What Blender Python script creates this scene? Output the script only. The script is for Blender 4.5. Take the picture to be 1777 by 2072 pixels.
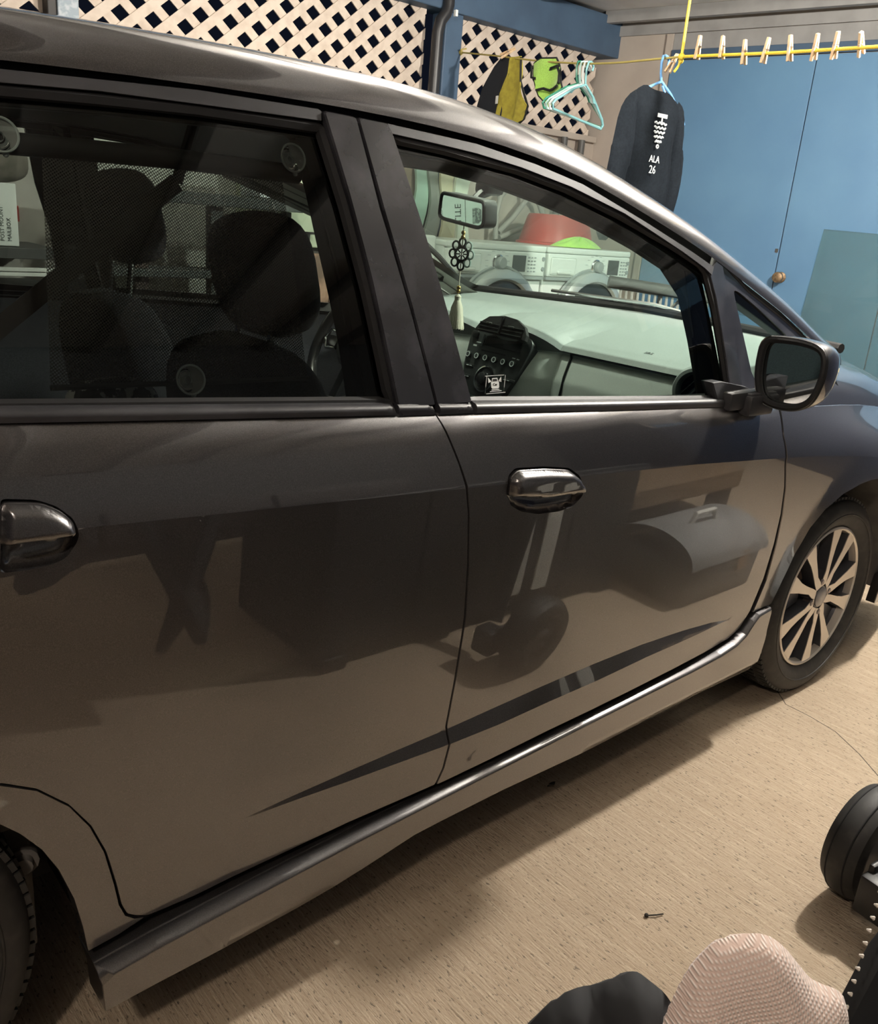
import bpy, bmesh, math, random
from mathutils import Vector, Matrix
from mathutils.geometry import delaunay_2d_cdt
random.seed(7)
SC = bpy.context.scene
for o in list(bpy.data.objects): bpy.data.objects.remove(o)
COL = SC.collection

# ------------------------------------------------------------ camera
cam_d = bpy.data.cameras.new('camera'); cam = bpy.data.objects.new('camera', cam_d); COL.objects.link(cam)
cam_d.sensor_fit = 'HORIZONTAL'; cam_d.sensor_width = 36.0; cam_d.lens = 36.12; cam_d.clip_start = .02
cam.matrix_world = Matrix(((0.75952, 0.145846, -0.633922, -2.4597), (-0.645411, 0.290432, -0.706466, -0.9634),
                           (0.081076, 0.945716, 0.31472, 1.26636), (0, 0, 0, 1)))
SC.camera = cam
# ------------------------------------------------------------ world, view
w = bpy.data.worlds.new('night'); SC.world = w; w.use_nodes = True
w.node_tree.nodes['Background'].inputs[0].default_value = (.012, .016, .030, 1)
w.node_tree.nodes['Background'].inputs[1].default_value = .35
SC.view_settings.view_transform = 'Standard'; SC.view_settings.look = 'None'
SC.view_settings.gamma = 1; SC.view_settings.use_curve_mapping = False
SC.view_settings.exposure = 0.12
LAMPS = [  # ceiling bulbs, one of them an added fill: position, emission strength, colour
    ((.50, -.15, 2.20), 2450, (1, .945, .85), 'white pendant bulb hanging beside the front bumper'),
    ((-3.3, -1.3, 2.30), 520, (1, .86, .72), 'added white fill bulb, unseen behind the photographer'),  # added fill for the sock and doors, placed out of sight in reflections
    ((-.7, 1.15, 2.26), 560, (1, .91, .80), 'white pendant bulb hanging above the car roof'),
]

# ------------------------------------------------------------ helpers
def nn(t, kind, **kw):
    n = t.nodes.new(kind)
    for k, v in kw.items(): setattr(n, k, v)
    return n
MATS = {}
def mat(name, col, rough=.5, metal=0, coat=0, coat_r=.03, noise=None, bump=None, emit=0, alpha=None, spec=.5, trans=0, ior=1.5, coords='Object', sheen=0):
    """noise=(scale, col2, lo, hi[, (sx,sy,sz)])  bump=(scale, strength, dist)"""
    m = bpy.data.materials.new(name); m.use_nodes = True; t = m.node_tree; b = t.nodes['Principled BSDF']
    b.inputs['Base Color'].default_value = (*col, 1); b.inputs['Roughness'].default_value = rough
    b.inputs['Metallic'].default_value = metal; b.inputs['Coat Weight'].default_value = coat
    b.inputs['Coat Roughness'].default_value = coat_r; b.inputs['Specular IOR Level'].default_value = spec
    b.inputs['Transmission Weight'].default_value = trans; b.inputs['IOR'].default_value = ior
    b.inputs['Sheen Weight'].default_value = sheen
    tc = nn(t, 'ShaderNodeTexCoord')
    def noisy(scale, sc3=(1, 1, 1), det=6):
        mp = nn(t, 'ShaderNodeMapping'); mp.inputs['Scale'].default_value = sc3
        t.links.new(tc.outputs[coords], mp.inputs[0])
        n = nn(t, 'ShaderNodeTexNoise'); n.inputs['Scale'].default_value = scale; n.inputs['Detail'].default_value = det
        t.links.new(mp.outputs[0], n.inputs['Vector']); return n
    if noise:
        n = noisy(noise[0], noise[4] if len(noise) > 4 else (1, 1, 1))
        r = nn(t, 'ShaderNodeMapRange'); r.inputs[1].default_value = noise[2]; r.inputs[2].default_value = noise[3]
        t.links.new(n.outputs[0], r.inputs[0])
        mx = nn(t, 'ShaderNodeMix', data_type='RGBA'); mx.inputs[6].default_value = (*col, 1); mx.inputs[7].default_value = (*noise[1], 1)
        t.links.new(r.outputs[0], mx.inputs[0]); t.links.new(mx.outputs[2], b.inputs['Base Color'])
    if bump:
        n = noisy(bump[0]); bp = nn(t, 'ShaderNodeBump'); bp.inputs['Strength'].default_value = bump[1]; bp.inputs['Distance'].default_value = bump[2]
        t.links.new(n.outputs[0], bp.inputs['Height']); t.links.new(bp.outputs[0], b.inputs['Normal'])
    if emit:
        b.inputs['Emission Color'].default_value = (*col, 1); b.inputs['Emission Strength'].default_value = emit
    MATS[name] = m; return m
def glass_mat(name, tint, refl_rough=.02, ior=1.5, haze=0.0):
    m = bpy.data.materials.new(name); m.use_nodes = True; t = m.node_tree; t.nodes.clear()
    out = nn(t, 'ShaderNodeOutputMaterial'); tr = nn(t, 'ShaderNodeBsdfTransparent'); tr.inputs[0].default_value = (*tint, 1)
    gl = nn(t, 'ShaderNodeBsdfGlossy'); gl.inputs['Roughness'].default_value = refl_rough
    fr = nn(t, 'ShaderNodeFresnel'); fr.inputs[0].default_value = ior
    mx = nn(t, 'ShaderNodeMixShader')
    t.links.new(fr.outputs[0], mx.inputs[0])
    if haze:
        df = nn(t, 'ShaderNodeBsdfDiffuse'); df.inputs[0].default_value = (.5, .5, .5, 1); m2 = nn(t, 'ShaderNodeMixShader'); m2.inputs[0].default_value = haze
        t.links.new(tr.outputs[0], m2.inputs[1]); t.links.new(df.outputs[0], m2.inputs[2]); t.links.new(m2.outputs[0], mx.inputs[1])
    else: t.links.new(tr.outputs[0], mx.inputs[1])
    t.links.new(gl.outputs[0], mx.inputs[2]); t.links.new(mx.outputs[0], out.inputs[0])
    MATS[name] = m; return m

ORG = {}          # world origin the meshes of an object are measured from
def thing(name, label, cat, loc, group=None):
    o = bpy.data.objects.new(name, None); COL.objects.link(o); o.location = loc; o.empty_display_size = .05
    o['label'] = label; o['category'] = cat
    if group: o['group'] = group
    ORG[o] = Vector(loc); return o
def me_obj(name, V, F, m, parent=None, smooth=True, loc=None, auto=40):
    org = ORG[parent] if parent is not None else Vector(loc if loc is not None else (0, 0, 0))
    me = bpy.data.meshes.new(name); me.from_pydata([Vector(v)-org for v in V], [], F); me.update()
    if smooth:
        me.polygons.foreach_set('use_smooth', [True]*len(me.polygons))
        if auto: me.set_sharp_from_angle(angle=math.radians(auto))
    if m is not None:
        for q in (m if isinstance(m, (list, tuple)) else [m]): me.materials.append(q)
    o = bpy.data.objects.new(name, me); COL.objects.link(o)
    if parent is not None: o.parent = parent
    else: o.location = org
    ORG[o] = org; return o
def tag(o, label, cat, group=None):
    o['label'] = label; o['category'] = cat
    if group: o['group'] = group
    return o
def struct(o, label=None):
    o['kind'] = 'structure'
    if label: o['label'] = label
    return o
def join(*parts):
    V, F = [], []
    for v, f in parts:
        k = len(V); V += list(v); F += [tuple(i+k for i in q) for q in f]
    return V, F
def box(x0, x1, y0, y1, z0, z1, bev=0, seg=2):
    bm = bmesh.new(); bmesh.ops.create_cube(bm, size=1)
    for v in bm.verts: v.co = ((x0+x1)/2+v.co.x*(x1-x0), (y0+y1)/2+v.co.y*(y1-y0), (z0+z1)/2+v.co.z*(z1-z0))
    if bev: bmesh.ops.bevel(bm, geom=bm.edges[:], offset=bev, segments=seg, profile=.5, affect='EDGES')
    r = ([v.co.copy() for v in bm.verts], [tuple(v.index for v in f.verts) for f in bm.faces]); bm.free(); return r
def xf(VF, M):
    return [M @ Vector(v) for v in VF[0]], VF[1]
def frame(loc, ex, ey, ez):
    return Matrix(((ex[0], ey[0], ez[0], loc[0]), (ex[1], ey[1], ez[1], loc[1]), (ex[2], ey[2], ez[2], loc[2]), (0, 0, 0, 1)))
def axes(loc, ez, up=(0, 0, 1)):
    ez = Vector(ez).normalized(); ex = Vector(up).cross(ez)
    if ex.length < 1e-4: ex = Vector((1, 0, 0))
    ex.normalize(); return frame(Vector(loc), ex, ez.cross(ex), ez)
def tube(pts, r, n=8, closed=False):
    P = [Vector(p) for p in pts]; N = len(P); V, F = [], []; prev = None
    for i, p in enumerate(P):
        a = P[(i-1) % N] if (closed or i) else p; b = P[(i+1) % N] if (closed or i < N-1) else p
        tdir = (b-a).normalized()
        if prev is None:
            prev = tdir.orthogonal().normalized()
        prev = (prev-tdir*prev.dot(tdir)).normalized(); q = tdir.cross(prev)
        rr = r[i] if isinstance(r, (list, tuple)) else r
        V += [p+(prev*math.cos(2*math.pi*k/n)+q*math.sin(2*math.pi*k/n))*rr for k in range(n)]
    for i in range(N if closed else N-1):
        j = (i+1) % N
        F += [(i*n+k, i*n+(k+1) % n, j*n+(k+1) % n, j*n+k) for k in range(n)]
    if not closed: F += [tuple(range(n))[::-1], tuple((N-1)*n+k for k in range(n))]
    return V, F
def lathe(prof, n=32, M=None, caps=True):
    """prof = [(radius, height)] about local z"""
    V, F = [], []
    for r, h in prof: V += [Vector((r*math.cos(2*math.pi*k/n), r*math.sin(2*math.pi*k/n), h)) for k in range(n)]
    for i in range(len(prof)-1): F += [(i*n+k, i*n+(k+1) % n, (i+1)*n+(k+1) % n, (i+1)*n+k) for k in range(n)]
    if caps: F += [tuple(range(n))[::-1], tuple((len(prof)-1)*n+k for k in range(n))]
    if M is not None: V = [M @ v for v in V]
    return V, F
def extrude(poly, M, d, bev=0):
    """2-D polygon (local x,y) thickened d along local z"""
    bm = bmesh.new(); vs = [bm.verts.new((x, y, 0)) for x, y in poly]; f = bm.faces.new(vs); f.normal_update()
    if f.normal.z < 0: bmesh.ops.reverse_faces(bm, faces=[f])
    r = bmesh.ops.extrude_face_region(bm, geom=[f])
    for v in r['geom']:
        if isinstance(v, bmesh.types.BMVert): v.co.z += d
    bmesh.ops.reverse_faces(bm, faces=[f]) if False else None
    bmesh.ops.recalc_face_normals(bm, faces=bm.faces[:])
    if bev:
        es = [e for e in bm.edges if abs(e.verts[0].co.z-e.verts[1].co.z) < 1e-6 and e.verts[0].co.z > d*.5]
        bmesh.ops.bevel(bm, geom=es, offset=bev, segments=2, profile=.5, affect='EDGES')
    bmesh.ops.triangulate(bm, faces=[q for q in bm.faces if len(q.verts) > 4])
    bm.verts.index_update()
    out = ([M @ v.co for v in bm.verts], [tuple(v.index for v in q.verts) for q in bm.faces]); bm.free(); return out
def gridmesh(fn, nu, nv, wrap_u=False):
    V = [fn(i/(nu if wrap_u else nu-1), j/(nv-1)) for j in range(nv) for i in range(nu)]; F = []
    for j in range(nv-1):
        for i in range(nu if wrap_u else nu-1):
            a = j*nu+i; b = j*nu+(i+1) % nu; F.append((a, b, b+nu, a+nu))
    return V, F
def rotz(a): return Matrix.Rotation(a, 4, 'Z')
def inpoly(x, y, P):
    c = False; n = len(P); j = n-1
    for i in range(n):
        xi, yi = P[i]; xj, yj = P[j]
        if (yi > y) != (yj > y) and x < (xj-xi)*(y-yi)/(yj-yi)+xi: c = not c
        j = i
    return c
def resample(P, step, closed=True):
    out = []; n = len(P)
    for i in range(n if closed else n-1):
        a = P[i]; b = P[(i+1) % n]; L = math.dist(a, b); k = max(1, int(math.ceil(L/step)))
        out += [(a[0]+(b[0]-a[0])*t/k, a[1]+(b[1]-a[1])*t/k) for t in range(k)]
    if not closed: out.append(P[-1])
    return out
def smooth_poly(P, it=1):
    for _ in range(it):
        q = []
        for i in range(len(P)):
            a, b = P[i], P[(i+1) % len(P)]
            q += [(a[0]*.75+b[0]*.25, a[1]*.75+b[1]*.25), (a[0]*.25+b[0]*.75, a[1]*.25+b[1]*.75)]
        P = q
    return P
def fillet(P, r=.006):
    out = []; n = len(P)
    for i in range(n):
        a, p, b = [Vector(P[(i+k) % n]) for k in (-1, 0, 1)]
        u = (a-p); v = (b-p); ru = min(r, u.length*.45); rv = min(r, v.length*.45)
        s = p+u.normalized()*ru; e = p+v.normalized()*rv
        for t in (0, .33, .67, 1): q = s*(1-t)**2+p*2*t*(1-t)+e*t*t; out.append((q.x, q.y))
    return out
MY = 1.695       # the far side of the car is the mirror image across y = MY/2
def panel(name, poly, fn, m, parent, off=0, step=.022, thick=.012, cham=.0025, cons=(), holes=(), mirror=False):
    """sheet over the (x,z) outline lying on y = fn(x,z)+off, with exact surface normals and a rolled edge"""
    P = resample(poly, step)
    area = sum(P[i-1][0]*P[i][1]-P[i][0]*P[i-1][1] for i in range(len(P)))
    if area < 0: P = P[::-1]
    pts = [Vector(p) for p in P]; edges = [(i, (i+1) % len(P)) for i in range(len(P))]; nb = len(P)
    for h in holes:
        H = resample(h, step); k = len(pts); pts += [Vector(p) for p in H]; edges += [(k+i, k+(i+1) % len(H)) for i in range(len(H))]
    for c in cons:
        prev = None
        for p in resample(c, step, False):
            if inpoly(p[0], p[1], P) and min(math.dist(p, q) for q in P) > .002:
                pts.append(Vector(p))
                if prev is not None: edges.append((prev, len(pts)-1))
                prev = len(pts)-1
            else: prev = None
    x0, x1 = min(p[0] for p in P), max(p[0] for p in P); z0, z1 = min(p[1] for p in P), max(p[1] for p in P)
    fixed = [(p.x, p.y) for p in pts]; cell = {}
    for p in fixed: cell.setdefault((int(p[0]//step), int(p[1]//step)), []).append(p)
    nx = int((x1-x0)/step)+1; nz = int((z1-z0)/step)+1
    for i in range(nx):
        for j in range(nz):
            p = (x0+(i+.5+.5*(j % 2))*step, z0+(j+.5)*step)
            if not inpoly(p[0], p[1], P): continue
            ci, cj = int(p[0]//step), int(p[1]//step)
            if any(math.dist(p, q) < .55*step for a in (-1, 0, 1) for b in (-1, 0, 1) for q in cell.get((ci+a, cj+b), ())): continue
            pts.append(Vector(p))
    V2, E2, F2, _, _, _ = delaunay_2d_cdt(pts, edges, [], 0, 1e-6)
    V2 = [(v.x, v.y) for v in V2]; F = []
    for f in F2:
        cx = sum(V2[i][0] for i in f)/3; cz = sum(V2[i][1] for i in f)/3
        if inpoly(cx, cz, P) and not any(inpoly(cx, cz, h) for h in holes):
            a, b, c = [V2[i] for i in f]
            if abs((b[0]-a[0])*(c[1]-a[1])-(c[0]-a[0])*(b[1]-a[1])) < 1e-9: continue
            F.append(tuple(f))
    V = [Vector((x, fn(x, z)+off, z)) for x, z in V2]
    e = 1e-4; N = []
    for f in F:
        cx = sum(V2[i][0] for i in f)/3; cz = sum(V2[i][1] for i in f)/3
        for i in f:
            x = V2[i][0]*.97+cx*.03; z = V2[i][1]*.97+cz*.03
            N.append(Vector(((fn(x+e, z)-fn(x-e, z))/(2*e), -1, (fn(x, z+e)-fn(x, z-e))/(2*e))).normalized())
    # orient: outward is -y
    F = [f if (V[f[1]]-V[f[0]]).cross(V[f[2]]-V[f[0]]).y < 0 else f for f in F]
    newF, newN = [], []
    for k, f in enumerate(F):
        n3 = N[3*k:3*k+3]
        if (V[f[1]]-V[f[0]]).cross(V[f[2]]-V[f[0]]).y > 0: f = (f[0], f[2], f[1]); n3 = [n3[0], n3[2], n3[1]]
        newF.append(f); newN += n3
    F, N = newF, newN
    cnt = {}
    for f in F:
        for a, b in zip(f, f[1:]+f[:1]): cnt[(a, b)] = 1
    bd = [(a, b) for a, b in cnt if (b, a) not in cnt]
    nxt = {a: b for a, b in bd}; prv = {b: a for a, b in bd}; ring = {}
    third = {(f[i], f[(i+1) % 3]): f[(i+2) % 3] for f in F for i in range(3)}
    a, b = bd[0]; c = third[(a, b)]
    sg = -1 if (V2[b][1]-V2[a][1])*(V2[c][0]-V2[a][0])-(V2[b][0]-V2[a][0])*(V2[c][1]-V2[a][1]) > 0 else 1
    for a in nxt:
        if a not in prv: continue
        d = Vector((V2[nxt[a]][0]-V2[prv[a]][0], V2[nxt[a]][1]-V2[prv[a]][1]))
        if d.length < 1e-9: d = Vector((1, 0))
        d.normalize(); o2 = Vector((d.y, -d.x))*sg*cham*.35
        ring[a] = (len(V), len(V)+1); V += [V[a]+Vector((o2.x, cham, o2.y)), V[a]+Vector((o2.x, max(thick, cham), o2.y))]
    for a, b in bd:
        if a not in ring or b not in ring: continue
        for q in ((b, a, ring[a][0], ring[b][0]), (ring[b][0], ring[a][0], ring[a][1], ring[b][1])):
            nrm = (V[q[1]]-V[q[0]]).cross(V[q[2]]-V[q[1]])
            nrm = nrm.normalized() if nrm.length > 1e-12 else Vector((0, -1, 0)); F.append(q)
            N += [nrm]*4
    if mirror:
        V = [Vector((v.x, MY-v.y, v.z)) for v in V]; F2 = []; N2 = []; k = 0
        for f in F:
            n = [Vector((q.x, -q.y, q.z)) for q in N[k:k+len(f)]]; k += len(f)
            F2.append(f[::-1]); N2 += n[::-1]
        F, N = F2, N2
    o = me_obj(name, V, F, m, parent, smooth=True, auto=0)
    o.data.normals_split_custom_set(N)
    return o
def text_vf(s, size, M, depth=.0004, align='LEFT', spacing=1.0):
    c = bpy.data.curves.new('txt', 'FONT'); c.body = s; c.size = size; c.align_x = align; c.extrude = depth; c.resolution_u = 2; c.space_character = spacing
    o = bpy.data.objects.new('txt', c); COL.objects.link(o)
    me = bpy.data.meshes.new_from_object(o.evaluated_get(bpy.context.evaluated_depsgraph_get()))
    VF = ([M @ v.co for v in me.vertices], [tuple(p.vertices) for p in me.polygons])
    bpy.data.objects.remove(o); bpy.data.curves.remove(c); bpy.data.meshes.remove(me); return VF

# ------------------------------------------------------------ materials
paint = mat('car_paint_grey', (.092, .087, .090), .31, .85, coat=1, coat_r=.012, noise=(900, (.15, .143, .146), .4, .7))
paint.node_tree.nodes['Principled BSDF'].inputs['Coat IOR'].default_value = 1.9
blackgloss = mat('gloss_black_plastic', (.020, .020, .024), .25, 0, coat=.7, coat_r=.12, noise=(14, (.05, .05, .058), .42, .75))
satin = mat('satin_black_trim', (.028, .028, .031), .38, 0, noise=(30, (.045, .045, .05), .45, .7, (.3, 1, 1)))
rubber = mat('rubber', (.008, .008, .009), .55)
core = mat('dark_body_shell', (.004, .004, .005), .8)
headliner = mat('headliner', (.075, .072, .068), .9)
glass_f = glass_mat('green_glass', (.74, .86, .80))
glass_r = glass_mat('privacy_glass', (.54, .58, .55))
glass_ws = glass_mat('windscreen_glass', (.88, .96, .92), ior=1.3)
seatcloth = mat('seat_cloth', (.016, .017, .022), .9, noise=(300, (.028, .03, .036), .4, .6), bump=(500, .2, .001))
dashlow_lit = mat('dash_lower_lightened', (.60, .64, .61), .5, noise=(500, (.55, .59, .56), .4, .6), bump=(700, .15, .0005))  # lightened copy of the dash grey, in place of light on the lower face
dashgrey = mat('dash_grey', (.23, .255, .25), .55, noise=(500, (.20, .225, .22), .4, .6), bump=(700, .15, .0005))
dashdark = mat('dash_dark', (.012, .013, .014), .35)
chrome = mat('chrome', (.75, .77, .78), .12, 1)
white = mat('white_enamel', (.80, .82, .80), .3)
def lerp_pts(pts,x):
    if x<=pts[0][0]: return pts[0][1]
    for (x0,y0),(x1,y1) in zip(pts,pts[1:]):
        if x<=x1: return y0+(y1-y0)*(x-x0)/(x1-x0)
    return pts[-1][1]
def sstep(a,b,t):
    t=max(0.0,min(1.0,(t-a)/(b-a))); return t*t*(3-2*t)
def plan_lo(x): return .010*max(0,x+1.0)**2+.20*max(0,x-.12)**2+.010*max(0,-1.9-x)**2
def plan_hi(x): return .045*max(0,x+1.15)**2+.06*max(0,x-.1)**2+.02*max(0,-1.8-x)**2
def crease_z(x): return .868+.077*0 if False else (.866-.055*(x+1.5) if x<-.9 else .833-.075*(x+.9)-.05*max(0,x+.6)**2)
def body_y(x,z):
    zc=crease_z(x); d=z-zc
    if d>=0:
        y=d*.16+1.35*d*d
        w=sstep(0,.14,d)
    else:
        y=-d*.02+.065*d*d
        w=0
    y+=plan_lo(x)*(1-w)+plan_hi(x)*w
    return y
def belt_z(x): return .938-.0625*(x+.76)
def glass_y(x,z):
    h=z-belt_z(x)
    return .052+.235*h+.12*h*h+plan_hi(x)

# ------------------------------------------------------------ setting
concrete = mat('broomed_concrete', (.50, .415, .315), .85)
def make_concrete():
    t = concrete.node_tree; b = t.nodes['Principled BSDF']; tc = nn(t, 'ShaderNodeTexCoord')
    def noise(scale, sc3, det=4, rgh=.6):
        mp = nn(t, 'ShaderNodeMapping'); mp.inputs['Scale'].default_value = sc3; mp.inputs['Rotation'].default_value = (0, 0, .1); t.links.new(tc.outputs['Object'], mp.inputs[0])
        n = nn(t, 'ShaderNodeTexNoise'); n.inputs['Scale'].default_value = scale; n.inputs['Detail'].default_value = det; n.inputs['Roughness'].default_value = rgh
        t.links.new(mp.outputs[0], n.inputs['Vector']); return n.outputs[0]
    def mr(sock, a, b_, c=0, d=1):
        r = nn(t, 'ShaderNodeMapRange'); 
        for i, v in zip((1, 2, 3, 4), (a, b_, c, d)): r.inputs[i].default_value = v
        t.links.new(sock, r.inputs[0]); return r.outputs[0]
    def mix(f, A, B, bt='MIX'):
        m = nn(t, 'ShaderNodeMix', data_type='RGBA', blend_type=bt)
        for s, v in ((0, f), (6, A), (7, B)):
            if isinstance(v, (float, int)): m.inputs[s].default_value = v
            elif isinstance(v, tuple): m.inputs[s].default_value = (*v, 1)
            else: t.links.new(v, m.inputs[s])
        return m.outputs[2]
    big = mr(noise(1.1, (1, 1, 1)), .35, .68)
    streak = noise(10, (24, .8, 1), 4, .7)
    pits = noise(95, (2.2, .75, 1), 3, .55)
    grain = noise(260, (1, 1, 1), 3)
    c = mix(big, (.47, .375, .27), (.56, .465, .35))
    c = mix(mr(streak, .36, .64), mix(.75, c, (.31, .225, .15)), c); c = mix(mr(streak, .55, .75, 0, .6), c, (.66, .56, .43)); 
    c = mix(mr(grain, .35, .62, 0, .55), c, (.40, .31, .22))
    c = mix(mr(pits, .395, .32, 0, .85), c, (.10, .08, .06))
    c = mix(mr(streak, .345, .27, 0, .7), c, (.20, .16, .12))
    spots = mr(noise(7, (1, 1, 1), 2), .745, .76)
    c = mix(spots, c, (.78, .70, .56))
    t.links.new(c, b.inputs['Base Color'])
    bp = nn(t, 'ShaderNodeBump'); bp.inputs['Strength'].default_value = .9; bp.inputs['Distance'].default_value = .005
    ad = nn(t, 'ShaderNodeMath', operation='ADD'); t.links.new(streak, ad.inputs[0]); t.links.new(pits, ad.inputs[1])
    t.links.new(ad.outputs[0], bp.inputs['Height']); t.links.new(bp.outputs[0], b.inputs['Normal'])
make_concrete()
beige = mat('beige_wall_paint', (.44, .385, .335), .75, noise=(3, (.38, .33, .285), .4, .65), bump=(60, .1, .002))
greyboard = mat('grey_painted_board', (.30, .295, .29), .7, noise=(8, (.25, .245, .24), .4, .65))
bluepaint = mat('blue_paint', (.095, .205, .35), .5, noise=(2.2, (.115, .24, .385), .35, .65))
bluedark = mat('blue_post_paint', (.060, .105, .170), .6, noise=(5, (.05, .085, .14), .4, .65))
latt = mat('lattice_wood', (.62, .53, .45), .75, noise=(18, (.50, .41, .34), .42, .7))
darkwood = mat('dark_stained_wood', (.02, .018, .017), .6, noise=(6, (.03, .026, .024), .4, .6))

struct(me_obj('floor', *box(-7, 4, -5.0, 6, -.12, 0), concrete, smooth=False, loc=(0, 0, 0)), 'broomed beige concrete carport floor')
# wall frame: u runs along the front wall from the corner, out is towards the car
UD = Vector((.17, -1, 0)).normalized(); ON = Vector((-UD.y*-1, UD.x*-1, 0)); ON = Vector((UD.y, -UD.x, 0)); C0 = Vector((2.2, 3.05, 0))
if ON.x > 0: ON = -ON
WM = frame(C0, UD, ON, Vector((0, 0, 1)))          # local (u, out, z)
def wbox(u0, u1, o0, o1, z0, z1, bev=0): return xf(box(u0, u1, o0, o1, z0, z1, bev), WM)
cr_ = [(.02, .22), (-.02, .16), (-.127, .044), (-.130, -.034), (-.145, -.116), (-.20, -.21), (-.259, -.287), (-.36, -.42), (-.40, -.60)]
FLOOR = bpy.data.objects['floor']
me_obj('crack', *tube([(x, y, -.0012) for x, y in resample(cr_, .02, False)], .0019, 4), mat('crack_dark', (.05, .04, .03), .9), FLOOR)
wf = struct(me_obj('wall_front', *wbox(-.1, 5.6, -.12, 0, 0, 2.6), beige, smooth=False, loc=C0), 'beige painted house wall in front of the car')
# horizontal boards above the door
for z0, z1, p in ((2.405, 2.462, .016),):
    me_obj('board', *wbox(.004, 5.5, 0, p, z0, z1, .002), greyboard, wf, smooth=False)
me_obj('board', *wbox(.455, 5.5, 0, .014, 2.315, 2.402, .002), greyboard, wf, smooth=False)
me_obj('corner_board', *wbox(.41, .455, 0, .02, 1.0, 2.402, .002), beige, wf, smooth=False)
d1 = thing('door_1', 'large blue panelled storage door behind the clothesline', 'door', C0+UD*.9); d1['kind'] = 'structure'
def dpart(n, VF, m=bluepaint, sm=False): return me_obj(n, *VF, m, d1, smooth=sm)
dpart('header', wbox(.458, 5.5, .0, .03, 2.262, 2.313, .003), bluedark)
dpart('panel', wbox(.46, 1.305, .0, .018, .03, 2.258, .002)); dpart('panel', wbox(1.311, 1.893, .0, .018, .03, 2.258, .002)); dpart('panel', wbox(1.899, 5.5, .0, .018, .03, 2.258, .002))
kb = axes(C0+UD*1.345+ON*.018+Vector((0, 0, 1.108)), ON)
brass = mat('old_brass', (.36, .25, .15), .4, .8, noise=(60, (.22, .15, .09), .4, .6))
dpart('knob', lathe([(.030, 0), (.030, .006), (.016, .010), (.014, .03), (.026, .038), (.031, .05), (.028, .062), (.012, .068)], 24, kb), brass, True)
dpart('latch', wbox(1.285, 1.303, .018, .024, 1.24, 1.262, .002), chrome)
wfar = struct(me_obj('wall_far', *box(-6, 2.3, 3.055, 3.15, 0, 1.81), beige, smooth=False, loc=(-1, 3.05, 0)), 'beige lower wall under the lattice')
me_obj('cap_board', *box(-6, 2.18, 3.02, 3.10, 1.80, 1.835, .003), beige, wfar, smooth=False)
struct(me_obj('wall_near', *box(-6, 3.5, -4.2, -4.1, 0, 2.6), mat('near_wall_paint', (.10, .105, .11), .8), smooth=False, loc=(-1, -4.1, 0)), 'dark wall behind the photographer')
ceil = struct(me_obj('ceiling', *box(-6, 3.6, -4.2, 3.2, 2.52, 2.58), mat('ceiling_paint', (.70, .69, .67), .7, noise=(6, (.64, .63, .61), .4, .65)), smooth=False, loc=(0, 0, 2.52)), 'grey board ceiling of the carport')
for i in range(9):
    o0 = .10+i*.62
    me_obj('rafter', *wbox(.05, 7.0, o0, o0+.045, 2.455, 2.52, .003), greyboard, ceil, smooth=False)
# lattice screens: every slat is a part
def lattice(x0, x1, z0, z1, label, px=.143, pz=.118, ox=0):
    r = thing('lattice_panel', label, 'lattice', ((x0+x1)/2, 3.05, z0)); sl = math.atan2(pz, px); wd = .040
    for sgn, y in ((1, 3.052), (-1, 3.060)):
        n = int((x1-x0+(z1-z0)*px/pz)/px)+2
        for k in range(-1, n):
            # centre line x = xs + sgn*(z-z0)*px/pz
            xs = x0+ox+k*px if sgn < 0 else x0+ox+k*px-(z1-z0)*px/pz
            if sgn < 0: xs = xs
            f = lambda z: xs+(z-z0)*px/pz if sgn > 0 else xs-(z-z0)*px/pz
            hw = wd/2/math.sin(sl)
            # clip the strip to the panel rectangle
            P = [(f(z0)-hw, z0), (f(z0)+hw, z0), (f(z1)+hw, z1), (f(z1)-hw, z1)]
            for ax, lim, keep in ((0, x0, 1), (0, x1, -1)):
                q = []
                for i in range(len(P)):
                    a, b = P[i-1], P[i]; ia, ib = (a[0]-lim)*keep >= 0, (b[0]-lim)*keep >= 0
                    if ia != ib: t = (lim-a[0])/(b[0]-a[0]); q.append((lim, a[1]+(b[1]-a[1])*t))
                    if ib: q.append(b)
                P = q
                if len(P) < 3: break
            if len(P) < 3: continue
            me_obj('slat', *extrude(P, frame((0, y, 0), (1, 0, 0), (0, 0, 1), (0, -1, 0)), .007), latt, r, smooth=False)
    return r
lattice(-3.2, .755, 1.835, 2.33, 'long beige wooden lattice screen above the car roof, left of the downpipe')
lattice(.96, 2.12, 1.835, 2.33, 'shorter beige wooden lattice screen behind the hanging towels', ox=.03)
p = me_obj('post', *box(.84, .96, 2.985, 3.10, 0, 2.50, .006), bluedark, smooth=False, loc=(.9, 3.04, 0)); tag(p, 'blue painted post beside the black downpipe, between the two lattice screens', 'post')
p = me_obj('post', *box(-1.128, -1.045, 2.985, 3.05, 0, 2.50, .005), mat('weathered_blue_grey', (.27, .33, .38), .6, noise=(40, (.42, .46, .50), .5, .65)), smooth=False, loc=(-1.09, 3.02, 0)); tag(p, 'weathered pale grey-blue post at the top left above the car roof', 'post')
p = me_obj('batten', *box(-1.165, -1.130, 2.99, 3.05, 0, 2.50, .004), darkwood, smooth=False, loc=(-1.15, 3.02, 0)); tag(p, 'narrow dark batten left of the weathered grey post', 'batten')
p = me_obj('beam', *box(-6, 2.26, 2.96, 3.12, 2.285, 2.50, .006), bluedark, smooth=False, loc=(-1, 3.04, 2.285)); tag(p, 'long blue painted beam above the lattice screens', 'beam')
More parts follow.
